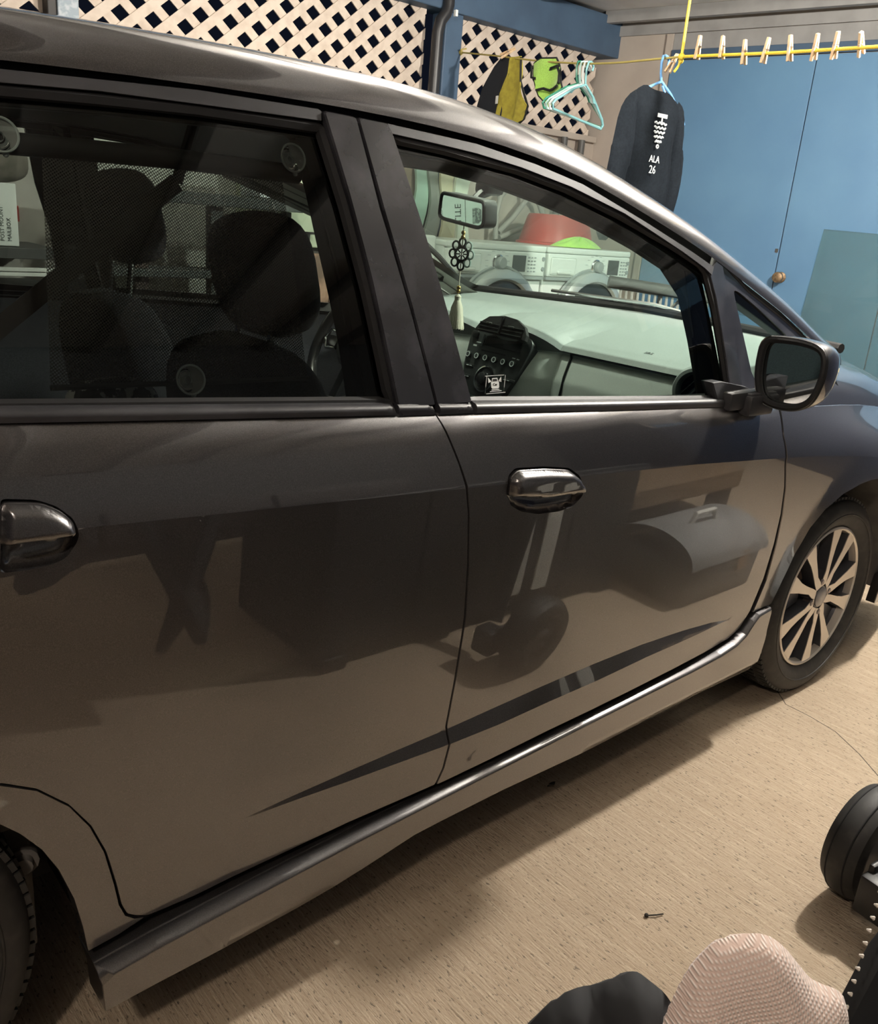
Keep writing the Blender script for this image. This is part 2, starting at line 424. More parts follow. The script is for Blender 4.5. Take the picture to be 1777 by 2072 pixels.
dp = thing('downpipe', 'black drain pipe with a white sticker, fixed to the left side of the blue post', 'pipe', (.76, 2.95, 1.2))
me_obj('pipe', *tube([(.815, 2.94, 2.5), (.812, 2.94, 2.30), (.800, 2.94, 2.265), (.770, 2.945, 2.225), (.760, 2.95, 2.17), (.760, 2.955, 1.2)], .030, 14), mat('pipe_black', (.018, .018, .02), .4), dp)
me_obj('sticker', *box(.835, .850, 2.905, 2.925, 2.255, 2.285, .002), white, dp, smooth=False)
for k, (lx, e, c, lab) in enumerate(LAMPS):
    cl = thing('ceiling_lamp', lab, 'lamp', (lx[0], lx[1], 2.52))
    me_obj('base', *join(lathe([(.05, 0), (.05, -.02), (.02, -.03)], 24, Matrix.Translation((lx[0], lx[1], 2.52))), tube([(lx[0], lx[1], 2.50), (lx[0], lx[1], lx[2]+.085)], .006, 8), lathe([(.022, .0), (.022, .045), (.010, .055)], 16, Matrix.Translation((lx[0], lx[1], lx[2]+.095)))), white, cl)
    bm = bmesh.new(); bmesh.ops.create_uvsphere(bm, u_segments=20, v_segments=12, radius=.055)
    me_obj('bulb', [v.co+Vector(lx)+Vector((0, 0, .05)) for v in bm.verts], [tuple(v.index for v in f.verts) for f in bm.faces], mat('bulb_glow_%d' % k, c, emit=e), cl); bm.free()
# ------------------------------------------------------------ car: outlines of the panels as (x, z) in metres, x = 0 at the front axle
PL = {
 'rear_door': [(-2.26,1.022),(-2.204,1.02),(-1.977,1.007),(-1.586,.983),(-1.574,.954),(-1.556,.908),(-1.544,.873),(-1.532,.824),(-1.52,.735),(-1.511,.633),(-1.513,.517),(-1.517,.419),(-1.513,.383),(-1.518,.333),(-1.53,.301),(-1.715,.298),(-1.986,.28),(-2.057,.282),(-2.075,.292),(-2.088,.303),(-2.096,.325),(-2.103,.366),(-2.117,.431),(-2.136,.483),(-2.163,.529),(-2.2,.569),(-2.24,.594),(-2.272,.602),(-2.303,.602)],
 'quarter': [(-2.303,.598),(-2.272,.598),(-2.241,.59),(-2.2,.565),(-2.163,.525),(-2.138,.481),(-2.12,.43),(-2.107,.367),(-2.1,.325),(-2.091,.3),(-2.078,.287),(-2.064,.281),(-2.1,.27),(-2.142,.264),(-2.143,.268),(-2.149,.313),(-2.16,.371),(-2.178,.43),(-2.198,.474),(-2.222,.51),(-2.244,.535),(-2.275,.558),(-2.305,.568)],
 'front_door': [(-1.525,.299),(-1.513,.331),(-1.508,.381),(-1.512,.417),(-1.508,.516),(-1.506,.632),(-1.515,.734),(-1.528,.823),(-1.539,.873),(-1.552,.908),(-1.57,.954),(-1.583,.983),(-1.507,.979),(-1.066,.951),(-.738,.93),(-.515,.913),(-.533,.857),(-.524,.788),(-.499,.73),(-.483,.658),(-.478,.58),(-.483,.487),(-.505,.402),(-.534,.36),(-.577,.341),(-.648,.336),(-.77,.332),(-1.237,.315)],
 'sill': [(-2.143,.259),(-2.064,.275),(-1.985,.275),(-1.715,.292),(-1.52,.296),(-1.235,.307),(-.766,.323),(-.644,.326),(-.563,.331),(-.519,.354),(-.497,.389),(-.427,.397),(-.417,.33),(-.41,.268),(-.403,.194),(-.571,.204),(-.876,.213),(-1.055,.214),(-1.353,.222),(-1.513,.22),(-1.575,.218),(-1.683,.198),(-1.815,.178),(-2.055,.173),(-2.131,.17)],
 'sliver_up': [(-1.914,.392),(-1.82,.398),(-1.728,.402),(-1.627,.406),(-1.511,.409),(-1.397,.415),(-1.265,.422),(-1.119,.427),(-.955,.429),(-.806,.423),(-.682,.413),(-.609,.402)],
 'sliver_lo': [(-1.914,.391),(-1.82,.39),(-1.726,.387),(-1.624,.385),(-1.506,.382),(-1.39,.383),(-1.256,.389),(-1.109,.393),(-.945,.4),(-.797,.401),(-.677,.402),(-.608,.401)],
 'belt_rear': [(-2.257,1.038),(-2.2,1.035),(-1.974,1.021),(-1.656,1.002),(-1.661,.988),(-1.977,1.007),(-2.204,1.02),(-2.26,1.022)],
 'roof_edge': [(-2.222,1.385),(-2.146,1.39),(-2.038,1.396),(-1.914,1.4),(-1.737,1.404),(-1.604,1.403),(-1.436,1.396),(-1.298,1.38),(-1.176,1.359),(-.999,1.308),(-.785,1.245),(-.594,1.173),(-.426,1.113),(-.288,1.054),(-.094,.971)],
 'frame_top_r': [(-2.205,1.376),(-2.147,1.38),(-2.04,1.386),(-1.915,1.393),(-1.738,1.395),(-1.734,1.393),(-1.736,1.381),(-1.918,1.377),(-2.042,1.374),(-2.149,1.367),(-2.207,1.363)],
 'frame_top_f': [(-1.618,1.392),(-1.607,1.391),(-1.438,1.384),(-1.301,1.367),(-1.179,1.345),(-1.001,1.293),(-.836,1.242),(-.762,1.217),(-.772,1.201),(-.798,1.214),(-.874,1.242),(-1.064,1.304),(-1.214,1.339),(-1.339,1.359),(-1.44,1.37),(-1.524,1.375),(-1.611,1.379)],
 'bp_rear': [(-1.73,1.393),(-1.678,1.392),(-1.655,1.274),(-1.618,1.138),(-1.583,.996),(-1.653,1.0),(-1.682,1.179),(-1.705,1.29)],
 'bp_front': [(-1.672,1.392),(-1.621,1.391),(-1.614,1.378),(-1.574,1.248),(-1.537,1.113),(-1.506,.995),(-1.577,.996),(-1.611,1.138),(-1.646,1.275)],
 'glass_r': [(-2.208,1.359),(-2.15,1.36),(-2.043,1.366),(-1.919,1.371),(-1.74,1.372),(-1.733,1.37),(-1.708,1.271),(-1.685,1.159),(-1.66,1.002),(-1.968,1.02),(-2.255,1.036)],
 'glass_f': [(-1.61,1.373),(-1.504,1.368),(-1.34,1.354),(-1.216,1.334),(-1.065,1.298),(-.907,1.254),(-.805,1.221),(-.784,1.206),(-.757,1.137),(-.711,.952),(-.711,.945),(-1.504,.994),(-1.537,1.109),(-1.575,1.246)],
 'divider': [(-.779,1.212),(-.762,1.217),(-.734,1.235),(-.721,1.218),(-.662,.959),(-.662,.946),(-.711,.945),(-.739,1.077),(-.758,1.157)],
 'quarter_glass': [(-.728,1.238),(-.595,1.168),(-.426,1.106),(-.288,1.05),(-.19,1.002),(-.096,.918),(-.082,.885),(-.297,.899),(-.662,.946),(-.695,1.096)],
 'qglass_clear': [(-.67,1.166),(-.659,1.171),(-.62,1.158),(-.505,1.109),(-.404,1.063),(-.292,1.005),(-.233,.928),(-.413,.936),(-.588,.954),(-.631,1.063)],
 'shade': [(-2.104,1.285),(-1.784,1.299),(-1.782,1.174),(-1.779,1.038),(-2.131,1.044),(-2.121,1.145)],
 'tube': [(-2.149,1.308),(-2.068,1.309),(-1.945,1.312),(-1.757,1.31)],
 'cups': [(-2.152,1.315),(-1.776,1.329),(-1.966,1.048)],
 'handle_f': [(-1.445,.842),(-1.444,.874),(-1.428,.883),(-1.362,.878),(-1.301,.869),(-1.279,.856),(-1.257,.833),(-1.252,.824),(-1.292,.824),(-1.356,.827)],
 'cup_f': [(-1.45,.846),(-1.448,.877),(-1.431,.887),(-1.362,.882),(-1.296,.872),(-1.269,.856),(-1.251,.832),(-1.25,.815),(-1.273,.797),(-1.311,.794),(-1.363,.797),(-1.407,.808),(-1.435,.823)],
 'handle_r': [(-2.273,.948),(-2.217,.941),(-2.188,.937),(-2.175,.934),(-2.158,.924),(-2.146,.91),(-2.144,.899),(-2.145,.894),(-2.172,.893),(-2.223,.896),(-2.279,.899)],
 'cup_r': [(-2.273,.952),(-2.217,.945),(-2.18,.939),(-2.16,.929),(-2.144,.913),(-2.139,.896),(-2.141,.886),(-2.154,.868),(-2.168,.863),(-2.194,.861),(-2.225,.863),(-2.282,.869)],
 'decal': [(-1.452,1.028),(-1.408,1.026),(-1.411,1.0),(-1.453,1.002)],
 'garnish_in': [(-1.557,1.34),(-1.466,1.339),(-1.354,1.328),(-1.232,1.307),(-1.096,1.279),(-.96,1.24),(-.859,1.205),(-.8,1.152),(-.771,1.06),(-.741,.938)],
}
CAR = thing('car', 'dark metallic grey hatchback with black window frames parked on the concrete', 'car', (-1.2, .85, 0))
def sliver(x):
    zu = lerp_pts(PL['sliver_up'], x); zl = lerp_pts(PL['sliver_lo'], x); return zu, zl
def door_y(x, z):
    """lower body surface with the pressed scoop along the bottom of the doors"""
    y = body_y(x, z); t = z-(belt_z(x)-.032)
    if t > 0 and x < -.45: y += 9*t*t*sstep(-.45, -.6, x)      # rolled shoulder under the windows
    if -1.908 < x < -.594:
        zu, zl = sliver(x); h = zu-zl
        if h > .0005 and z < zu:
            y -= .42*h*min(1, (zu-z)/h)
    return y
creaseline = [(x/20, crease_z(x/20)) for x in range(-66, 18)]
cons = (creaseline, PL['sliver_up'], PL['sliver_lo'])
rear_door = panel('rear_door', fillet(PL['rear_door'], .004), door_y, paint, CAR, cons=cons, step=.02, holes=(fillet(PL['cup_r'][1:-1], .006),))
front_door = panel('front_door', fillet(PL['front_door'], .004), door_y, paint, CAR, cons=cons, step=.02, holes=(fillet(PL['cup_f'], .006),))
quarter = panel('rear_wheel_arch', PL['quarter'], body_y, paint, CAR, step=.02, thick=.03)
panel('rear_quarter', [(-2.31, 1.02), (-2.265, 1.02), (-2.265, .60), (-2.31, .60)] if False else [(-3.1, .95), (-3.05, 1.03), (-2.275, 1.022), (-2.285, .60), (-2.31, .568), (-2.42, .63), (-2.5, .64), (-2.62, .62), (-2.78, .53), (-2.86, .38), (-2.87, .25), (-3.1, .25), (-3.2, .5)], body_y, paint, CAR, step=.04, cons=(creaseline,))
fend = [(-.505, .912), (-.335, .900), (-.128, .885), (.05, .868), (.222, .846), (.45, .80), (.68, .72), (.80, .60), (.83, .42), (.80, .20), (.50, .18), (.385, .20), (.378, .32), (.355, .43), (.30, .53), (.22, .61), (.12, .662), (.04, .684), (-.03, .688), (-.094, .685), (-.181, .670), (-.259, .638), (-.316, .595), (-.362, .532), (-.392, .464), (-.415, .401), (-.486, .391), (-.462, .478), (-.462, .573), (-.470, .655), (-.489, .729), (-.514, .787), (-.524, .856)]
def fender_y(x, z):
    y = body_y(x, z); r = math.hypot(x, z-.305)                      # the arch lip flares out a little
    return y-.012*sstep(.47, .39, r) if x < .6 and z > .3 else y
panel('front_fender', fillet(fend, .004), fender_y, paint, CAR, cons=(creaseline,), step=.02, thick=.03)
def skirt_y(x, z):
    zt = lerp_pts(ST, x); h = zt-z
    if h < .010: r = 1-max(0, h)/.010; return .034+plan_lo(x)-.028*math.sqrt(max(0, 1-r*r))
    h = min(zt, .318)-z
    return .006+plan_lo(x)+.13*max(0, h-.010)+(.5*(h-.085) if h > .085 else 0)
ST = [(-2.137, .2425), (-2.056, .2525), (-1.977, .2585), (-1.85, .267), (-1.703, .276), (-1.506, .285), (-1.218, .297), (-.90, .309), (-.747, .314), (-.624, .321), (-.56, .330), (-.520, .347), (-.49, .376), (-.47, .390), (-.36, .400)]
panel('side_skirt', [(x, z) for x, z in ST[:-1]]+[(-.412, .391)]+PL['sill'][12:], skirt_y, paint, CAR, cons=([(x, z-.0005) for x, z in ST], [(x, z-.0018) for x, z in ST], [(x, z-.004) for x, z in ST], [(x, z-.007) for x, z in ST], [(x, z-.010) for x, z in ST]), step=.02, thick=.06)
# dark inner shell that shows in the gaps, both sides
inner = [(-2.30, 1.03), (-1.58, .99), (-.70, .95), (-.30, .90), (-.05, .88), (-.10, .69), (-.26, .65), (-.37, .53), (-.40, .40), (-.39, .20), (-.55, .20), (-1.2, .205), (-1.6, .20), (-2.05, .16), (-2.10, .16), (-2.12, .24), (-2.135, .30), (-2.145, .36), (-2.165, .42), (-2.185, .467), (-2.21, .505), (-2.235, .531), (-2.27, .56), (-2.30, .565)]
panel('inner_shell', inner, lambda x, z: body_y(x, z)+.022, core, CAR, step=.06, thick=.02)
panel('far_side_shell', [(-3.1, .95), (-3.05, 1.05), (-1.58, .985), (-.70, .935), (-.128, .885), (.222, .846), (.45, .80), (.68, .72), (.83, .42), (.80, .20), (-3.0, .16)], body_y, paint, CAR, step=.08, mirror=True)
panel('far_inner_trim', [(-3.0, .95), (-2.95, 1.04), (-1.58, .985), (-.70, .935), (-.1, .885), (-.1, .25), (-3.0, .25)], lambda x, z: body_y(x, z)+.05, seatcloth, CAR, step=.12, mirror=True)
me_obj('underbody', *join(box(-2.1, -.42, .10, 1.6, .17, .24), box(-2.9, .75, .35, 1.35, .19, .26), box(.3, .8, .3, 1.4, .26, .8), box(-.1, .35, .40, 1.3, .5, .85), box(-3.1, -2.9, .15, 1.55, .3, 1.0)), core, CAR, smooth=False)
me_obj('wheel_housing', *box(-.42, .42, .36, .38, .15, .80), core, CAR, smooth=False)
me_obj('wheel_housing', *box(-2.95, -2.08, .36, .38, .15, .80), core, CAR, smooth=False)
liner = mat('wheel_arch_liner', (.12, .11, .10), .8, noise=(20, (.16, .145, .13), .4, .6))
def arch(cx, a0, a1, r, y0, y1):
    return gridmesh(lambda u, v: Vector((cx+r*math.cos(math.radians(a0+(a1-a0)*u)), y0+(y1-y0)*v, .305+r*math.sin(math.radians(a0+(a1-a0)*u)))), 28, 3)
me_obj('front_arch_liner', *arch(0, -8, 188, .395, .06, .37), liner, CAR)
me_obj('rear_arch_liner', *arch(-2.5, 0, 180, .385, .07, .37), liner, CAR)
me_obj('suspension_bolt', *join(lathe([(.020, 0), (.020, .012), (.013, .013), (.012, .026)], 12, axes((-2.185, .16, .36), (-.3, -1, .1))), box(-2.24, -2.17, .18, .2, .18, .40, .004), box(-2.27, -2.20, .15, .17, .42, .50, .004)), liner, CAR)

# ---- wheels
alloy = mat('machined_alloy', (.70, .64, .57), .32, .55)
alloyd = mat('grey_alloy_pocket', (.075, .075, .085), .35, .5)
tyre_m = mat('tyre_rubber', (.014, .0135, .013), .62, noise=(40, (.03, .027, .025), .5, .7))
def wheel(cx, y0, rot=0.0, steer=0.0):
    """y0 = plane of the spokes' outer face"""
    M = Matrix.Translation((cx, y0, .305)) @ rotz(steer) @ frame((0, 0, 0), (1, 0, 0), (0, 0, 1), (0, -1, 0))    # local z points outwards
    ty = me_obj('front_wheel' if cx > -1 else 'rear_wheel', *lathe([(.214, -.165), (.24, -.185), (.272, -.192), (.292, -.186), (.303, -.165), (.305, -.13), (.305, -.035), (.302, -.012), (.291, .010), (.268, .020), (.243, .016), (.224, .004), (.214, -.004), (.206, -.02), (.206, -.15)], 72, M, False), tyre_m, CAR)
    # tread blocks: joined, too fine to pick apart
    T = []
    for k in range(90):
        a = 2*math.pi*k/90
        for h0, h1, sk in ((-.178, -.140, .3), (-.132, -.105, -.2), (-.097, -.072, .2), (-.064, -.035, -.2), (-.027, -.002, .3)):
            mm = M @ Matrix.Rotation(a+sk*.02, 4, 'Z')
            r0 = .305 if -.15 < h0 < -.04 else .301
            T.append(xf(box(r0-.006, r0+.0035, -.0078, .0078, h0, h1), mm))
    o = me_obj('tread', *join(*T), tyre_m, ty, smooth=False); o['kind'] = 'stuff'
    me_obj('bead', *tube([M @ Vector((.258*math.cos(2*math.pi*i/64), .258*math.sin(2*math.pi*i/64), .0185)) for i in range(64)], .0025, 6, True), tyre_m, ty)
    me_obj('rim', *lathe([(.216, -.004), (.2165, .004), (.211, .006), (.206, .002), (.203, -.02), (.196, -.06), (.19, -.14)], 72, M, False), alloy, ty)
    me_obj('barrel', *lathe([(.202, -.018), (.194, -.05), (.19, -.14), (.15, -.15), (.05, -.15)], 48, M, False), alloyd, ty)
    me_obj('brake_disc', *join(lathe([(.05, -.085), (.125, -.085), (.125, -.105), (.05, -.105)], 40, M), xf(box(-.135, -.075, -.06, .06, -.115, -.06, .01), M)), mat('brake', (.10, .05, .045), .5, .5), ty)
    for k in range(5):
        R = M @ Matrix.Rotation(math.radians(106+72*k)+rot, 4, 'Z')
        # V spoke along +x: two flat machined arms on darker webs
        arms, webs = [], []
        for s in (1, -1):
            pl = [(.036, 0), (.050, s*.003), (.062, s*.010), (.080, s*.022), (.11, s*.029), (.15, s*.039), (.206, s*.049), (.187, s*.097), (.168, s*.086), (.14, s*.068), (.11, s*.0545), (.085, s*.045), (.060, s*.0365), (.034, s*.025)]
            if s < 0: pl = pl[::-1]
            arms.append(extrude(pl, R @ Matrix.Translation((0, 0, .0015)), .002)); webs.append(extrude(pl, R @ Matrix.Translation((0, 0, -.035)), .0362))
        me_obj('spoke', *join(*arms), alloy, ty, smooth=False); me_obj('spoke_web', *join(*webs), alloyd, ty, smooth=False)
        back = [(.02, -.02), (.06, -.034), (.11, -.056), (.205, -.085), (.205, .085), (.11, .056), (.06, .034), (.02, .02)]
        slot = [(.085, -.006), (.205, -.030), (.205, .030), (.085, .006)]
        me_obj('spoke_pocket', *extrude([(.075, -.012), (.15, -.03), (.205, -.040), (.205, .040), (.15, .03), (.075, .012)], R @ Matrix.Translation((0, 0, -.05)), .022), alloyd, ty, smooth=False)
    me_obj('hub', *lathe([(.05, -.05), (.05, -.016), (.040, -.004), (.034, .002), (.0, .002)], 32, M, False), alloyd, ty)
    me_obj('hub_cap', *lathe([(.030, -.002), (.030, .005), (.026, .008), (.0, .009)], 28, M, False), mat('cap_grey', (.35, .34, .34), .35, .6), ty)
    for k in range(4):
        a = math.radians(10+90*k)+rot
        me_obj('lug_nut', *lathe([(.0105, -.02), (.0105, .002), (.007, .006), (0, .0065)], 12, M @ Matrix.Translation((.050*math.cos(a), .050*math.sin(a), 0)), False), mat('lug', (.25, .22, .22), .3, .9) if 'lug' not in MATS else MATS['lug'], ty)
    return ty
wheel(0, .075)
wheel(-2.5, .085, .5)

# ---- handles
def edge_d(P):
    def d(x, z):
        best = 9
        for i in range(len(P)):
            (ax, az), (bx, bz) = P[i-1], P[i]; L = (bx-ax)**2+(bz-az)**2
            t = max(0, min(1, ((x-ax)*(bx-ax)+(z-az)*(bz-az))/L)) if L else 0
            best = min(best, math.hypot(x-ax-t*(bx-ax), z-az-t*(bz-az)))
        return best
    return d
def dome(t): t = max(0, min(1, t)); return math.sqrt(1-(1-t)**2)
def pull(cup, han, door):
    C = fillet(cup, .006); H = fillet(han, .007); dc_ = edge_d(C); dh = edge_d(H)
    panel('handle_recess', C, lambda x, z: body_y(x, z)+.020*dome(dc_(x, z)/.030), paint, door, step=.009, off=.0005, thick=.002, cham=.001)
    panel('door_handle', H, lambda x, z: body_y(x, z)-.004-.016*dome(dh(x, z)/.013), paint, door, step=.006, thick=.02, cham=.002)
pull(PL['cup_f'], PL['handle_f'], front_door)
pull(PL['cup_r'][1:-1], PL['handle_r'][1:-1], rear_door)

# ---- belt mouldings
def belt_y(top, drop):
    def f(x, z):
        h = lerp_pts(top, x)-z; q = max(0, min(1, h/.010))
        return glass_y(x, lerp_pts(top, x))-.002-.016*math.sqrt(max(0, 1-(1-q)**2))+.1*max(0, h-.01)
    return f
def belt(x0, x1, z00, z01, z10, z11, m, parent):
    top = [(x0, z00), (x1, z10)]
    P = [(x0, z00), ((x0+x1)/2, (z00+z10)/2), (x1, z10), (x1, z11), ((x0+x1)/2, (z01+z11)/2), (x0, z01)]
    k = [[(x0, z00-d), (x1, z10-d)] for d in (.002, .005, .010)]
    panel('belt_moulding', P, belt_y(top, 0), m, parent, cons=k, step=.02, thick=.02, cham=.001)
belt(-2.265, -1.661, 1.0395, 1.0235, 1.003, .987, satin, rear_door)
belt(-1.657, -1.585, 1.0035, .985, .999, .982, blackgloss, rear_door)
belt(-1.577, -1.503, .9985, .981, .994, .9785, blackgloss, front_door)
belt(-1.499, -.700, .9945, .9775, .9475, .9295, satin, front_door)

# ---- window frames and pillars
fr = lambda off: (lambda x, z: glass_y(x, z)+off)
panel('rear_pillar_cover', fillet(PL['bp_rear'], .004), fr(-.010), blackgloss, rear_door, step=.02, thick=.022, cham=.004)
panel('front_pillar_cover', fillet(PL['bp_front'], .004), fr(-.010), blackgloss, front_door, step=.02, thick=.022, cham=.004)
panel('upper_frame', PL['frame_top_r'], fr(-.006), satin, rear_door, step=.02, thick=.02, cham=.002)
panel('upper_frame', PL['frame_top_f'], fr(-.006), satin, front_door, step=.02, thick=.02, cham=.002)
RE = PL['roof_edge']
rz = lambda x: lerp_pts([(-3.1, 1.30), (-2.6, 1.365)]+RE, x)
def strip(a, b, x0, x1, n=40):
    xs = [x0+(x1-x0)*i/n for i in range(n+1)]
    return [(x, rz(x)-a) for x in xs]+[(x, rz(x)-b) for x in xs[::-1]]
panel('drip_channel', strip(-.01, .045, -3.0, -.30, 70), fr(.014), rubber, CAR, step=.03, thick=.03)
panel('drip_channel', strip(-.01, .008, -3.0, -.30, 70), fr(.014), headliner, CAR, step=.05, thick=.03, mirror=True)
def seal(nm, poly, off, r, parent, m=rubber, mirror=False):
    P = resample(poly, .02); pts = [Vector((x, glass_y(x, z)+off, z)) for x, z in P]
    if mirror: pts = [Vector((p.x, MY-p.y, p.z)) for p in pts]
    return me_obj(nm, *tube(pts, r, 6, True), m, parent)
wr = panel('window_glass', PL['glass_r'], fr(.012), glass_r, rear_door, step=.05, thick=.004, cham=.0005)
wfg = panel('window_glass', PL['glass_f'], fr(.012), glass_f, front_door, step=.05, thick=.004, cham=.0005)
seal('window_seal', PL['glass_r'], .006, .0085, rear_door); seal('window_seal', PL['glass_f'], .006, .0075, front_door)
# dark printed border at the back corner of the rear pane
panel('pane_border', [(-1.742, 1.366), (-1.730, 1.37), (-1.705, 1.271), (-1.682, 1.159), (-1.657, 1.005), (-1.690, 1.006), (-1.716, 1.16), (-1.738, 1.27), (-1.765, 1.355)], fr(.018), core, rear_door, step=.04, thick=.004)
panel('divider_post', PL['divider'], fr(-.004), blackgloss, front_door, step=.02, thick=.02, cham=.003)
panel('divider_lining', [(-.80, 1.225), (-.745, 1.225), (-.655, .93), (-.755, .93), (-.772, 1.06)], fr(.045), core, CAR, step=.03, thick=.01)
qg = panel('corner_window', fillet(PL['quarter_glass'], .003), fr(.004), blackgloss, CAR, step=.02, thick=.014, holes=(smooth_poly(PL['qglass_clear'], 2),))
panel('corner_glass', smooth_poly(PL['qglass_clear'], 2), fr(.008), glass_f, qg, step=.03, thick=.003)
seal('corner_seal', PL['quarter_glass'], .004, .004, qg)
panel('mirror_patch', [(-.80, .985), (-.765, .985), (-.66, .968), (-.59, .945), (-.545, .916), (-.60, .916), (-.77, .925)], lambda x, z: belt_y([(-1.5, .9945), (-.7, .9475)], 0)(x, min(z, .9))-.016 if False else glass_y(x, z)-.012, satin, front_door, step=.02, thick=.03, cham=.004)
# near-side pillar lining inside the glass, roof lining
gi = PL['garnish_in']
outer = [(-.70, .935), (-.735, 1.14), (-.775, 1.225), (-.88, 1.262), (-1.0, 1.305), (-1.12, 1.335), (-1.24, 1.36), (-1.40, 1.385), (-1.62, 1.39)]
panel('pillar_lining', gi+outer, lambda x, z: glass_y(x, z)+.048, headliner, CAR, step=.03, thick=.02)
panel('b_pillar_lining', [(-1.79, 1.385), (-1.62, 1.385), (-1.535, 1.2), (-1.50, .95), (-1.685, .95), (-1.70, 1.0), (-1.705, 1.075), (-1.715, 1.15), (-1.725, 1.215), (-1.735, 1.29), (-1.75, 1.355)], lambda x, z: glass_y(x, z)+.03, core, CAR, step=.05, thick=.03)
# far side frames
for nm, P, m in (('far_rear_frame', PL['glass_r'], core), ('far_front_frame', PL['glass_f'], headliner)):
    hole = [(x, z) for x, z in P]
    if nm == 'far_rear_frame':
        out = [(-3.0, 1.03), (-3.0, 1.385), (-2.2, 1.40), (-1.62, 1.41), (-1.56, 1.15), (-1.50, .97)]
        hole = [(-2.30, 1.385), (-2.043, 1.396), (-1.72, 1.398), (-1.69, 1.27), (-1.65, 1.159), (-1.62, 1.00), (-2.30, 1.04)]
    else:
        out = [(-1.66, 1.41), (-1.436, 1.40), (-1.298, 1.375), (-1.176, 1.352), (-.999, 1.30), (-.785, 1.24), (-.594, 1.17), (-.426, 1.11), (-.288, 1.05), (-.09, .96), (-.08, .88), (-.7, .93), (-1.60, .985)]
        hole = [(-1.56, 1.398), (-1.46, 1.393), (-1.34, 1.376), (-1.216, 1.351), (-1.065, 1.314), (-.907, 1.264), (-.80, 1.228), (-.755, 1.12), (-.735, .965), (-1.47, 1.005), (-1.50, 1.12)]
    panel(nm, out, fr(.02), m, CAR, step=.04, thick=.02, holes=(hole,), mirror=True)
    panel('far_window_glass', hole, fr(.014), glass_r if 'rear' in nm else glass_f, CAR, step=.1, thick=.003, mirror=True)

# ---- roof, front pillars, windscreen, bonnet: sections across the car
SEC = [(0, 0), (.002, .012), (.009, .028), (.024, .043), (.05, .0555), (.09, .065), (.15, .0735), (.25, .083), (.45, .094), (.68, .10)]
xs = [-3.05, -2.9, -2.6, -2.3, -2.1, -1.9, -1.75, -1.6, -1.45, -1.3, -1.18, -1.08, -.98, -.88, -.78, -.68, -.58, -.48, -.38, -.28, -.18, -.10]
def rsm(x):  # smoothed rail height
    return sum(rz(x+d)*k for d, k in ((-.12, 1), (-.06, 2), (0, 3), (.06, 2), (.12, 1)))/9
xx = []
for a, b in zip(xs, xs[1:]): xx += [a, (a+b)/2]
xx.append(xs[-1])
def section(x, dense=6):
    z0 = rsm(x); y0 = glass_y(x, z0)-.005; half = MY/2-y0
    k = half/.68; hi = 1+.30*sstep(-1.3, -.8, x)*(1-sstep(-.5, -.1, x)*.6)
    pts = []
    for i, (dy, dz) in enumerate(SEC):
        s = dy/.68; pts.append((y0+dy+(k-1)*dy*s, z0+dz*(1+(hi-1)*sstep(.08, .68, dy)*1.0)))
    out = []
    for (a, b), (c, d) in zip(pts, pts[1:]):
        for t in range(dense): out.append((a+(c-a)*t/dense, b+(d-b)*t/dense))
    out.append(pts[-1]); 
    # smooth the polyline
    for _ in range(6): out = [out[0]]+[((p[0]+2*q[0]+r[0])/4, (p[1]+2*q[1]+r[1])/4) for p, q, r in zip(out, out[1:], out[2:])]+[out[-1]]
    return [(y, z) for y, z in out]+[(MY-y, z) for y, z in out[-2::-1]]
rows = [[Vector((x, y, z)) for y, z in section(x)] for x in xx]
ncol = len(rows[0]); vv = [v for r in rows for v in r]
PIL = 22; hdr = -1.11
FR, FW, FL = [], [], []
for j in range(len(xx)-1):
    for i in range(ncol-1):
        f = (j*ncol+i, j*ncol+i+1, (j+1)*ncol+i+1, (j+1)*ncol+i)
        edge = min(i, ncol-2-i)
        if xx[j] >= hdr and edge >= PIL: FW.append(f)
        else: FR.append(f)
def used(F):
    ids = sorted({i for f in F for i in f}); mp = {a: b for b, a in enumerate(ids)}; return [vv[i] for i in ids], [tuple(mp[i] for i in f) for f in F]
me_obj('roof', *used(FR), paint, CAR, auto=0)
V, F = used([f for f in FR if xx[f[0]//ncol] < hdr and min(f[0] % ncol, ncol-2-f[0] % ncol) >= 20]); me_obj('roof_lining', [Vector((v.x, v.y+(.03 if v.y < MY/2 else -.03), v.z-.035)) for v in V], F, headliner, CAR, auto=0)
V, F = used([f for f in FR if xx[f[0]//ncol] >= hdr-.08]); me_obj('screen_pillar_lining', [Vector((v.x, v.y+(.02 if v.y < MY/2 else -.02), v.z-.028)) for v in V], F, mat('pillar_trim', (.36, .355, .32), .8), CAR, auto=0)
V, F = used(FW); me_obj('windscreen', V, F, glass_ws, CAR, auto=0)
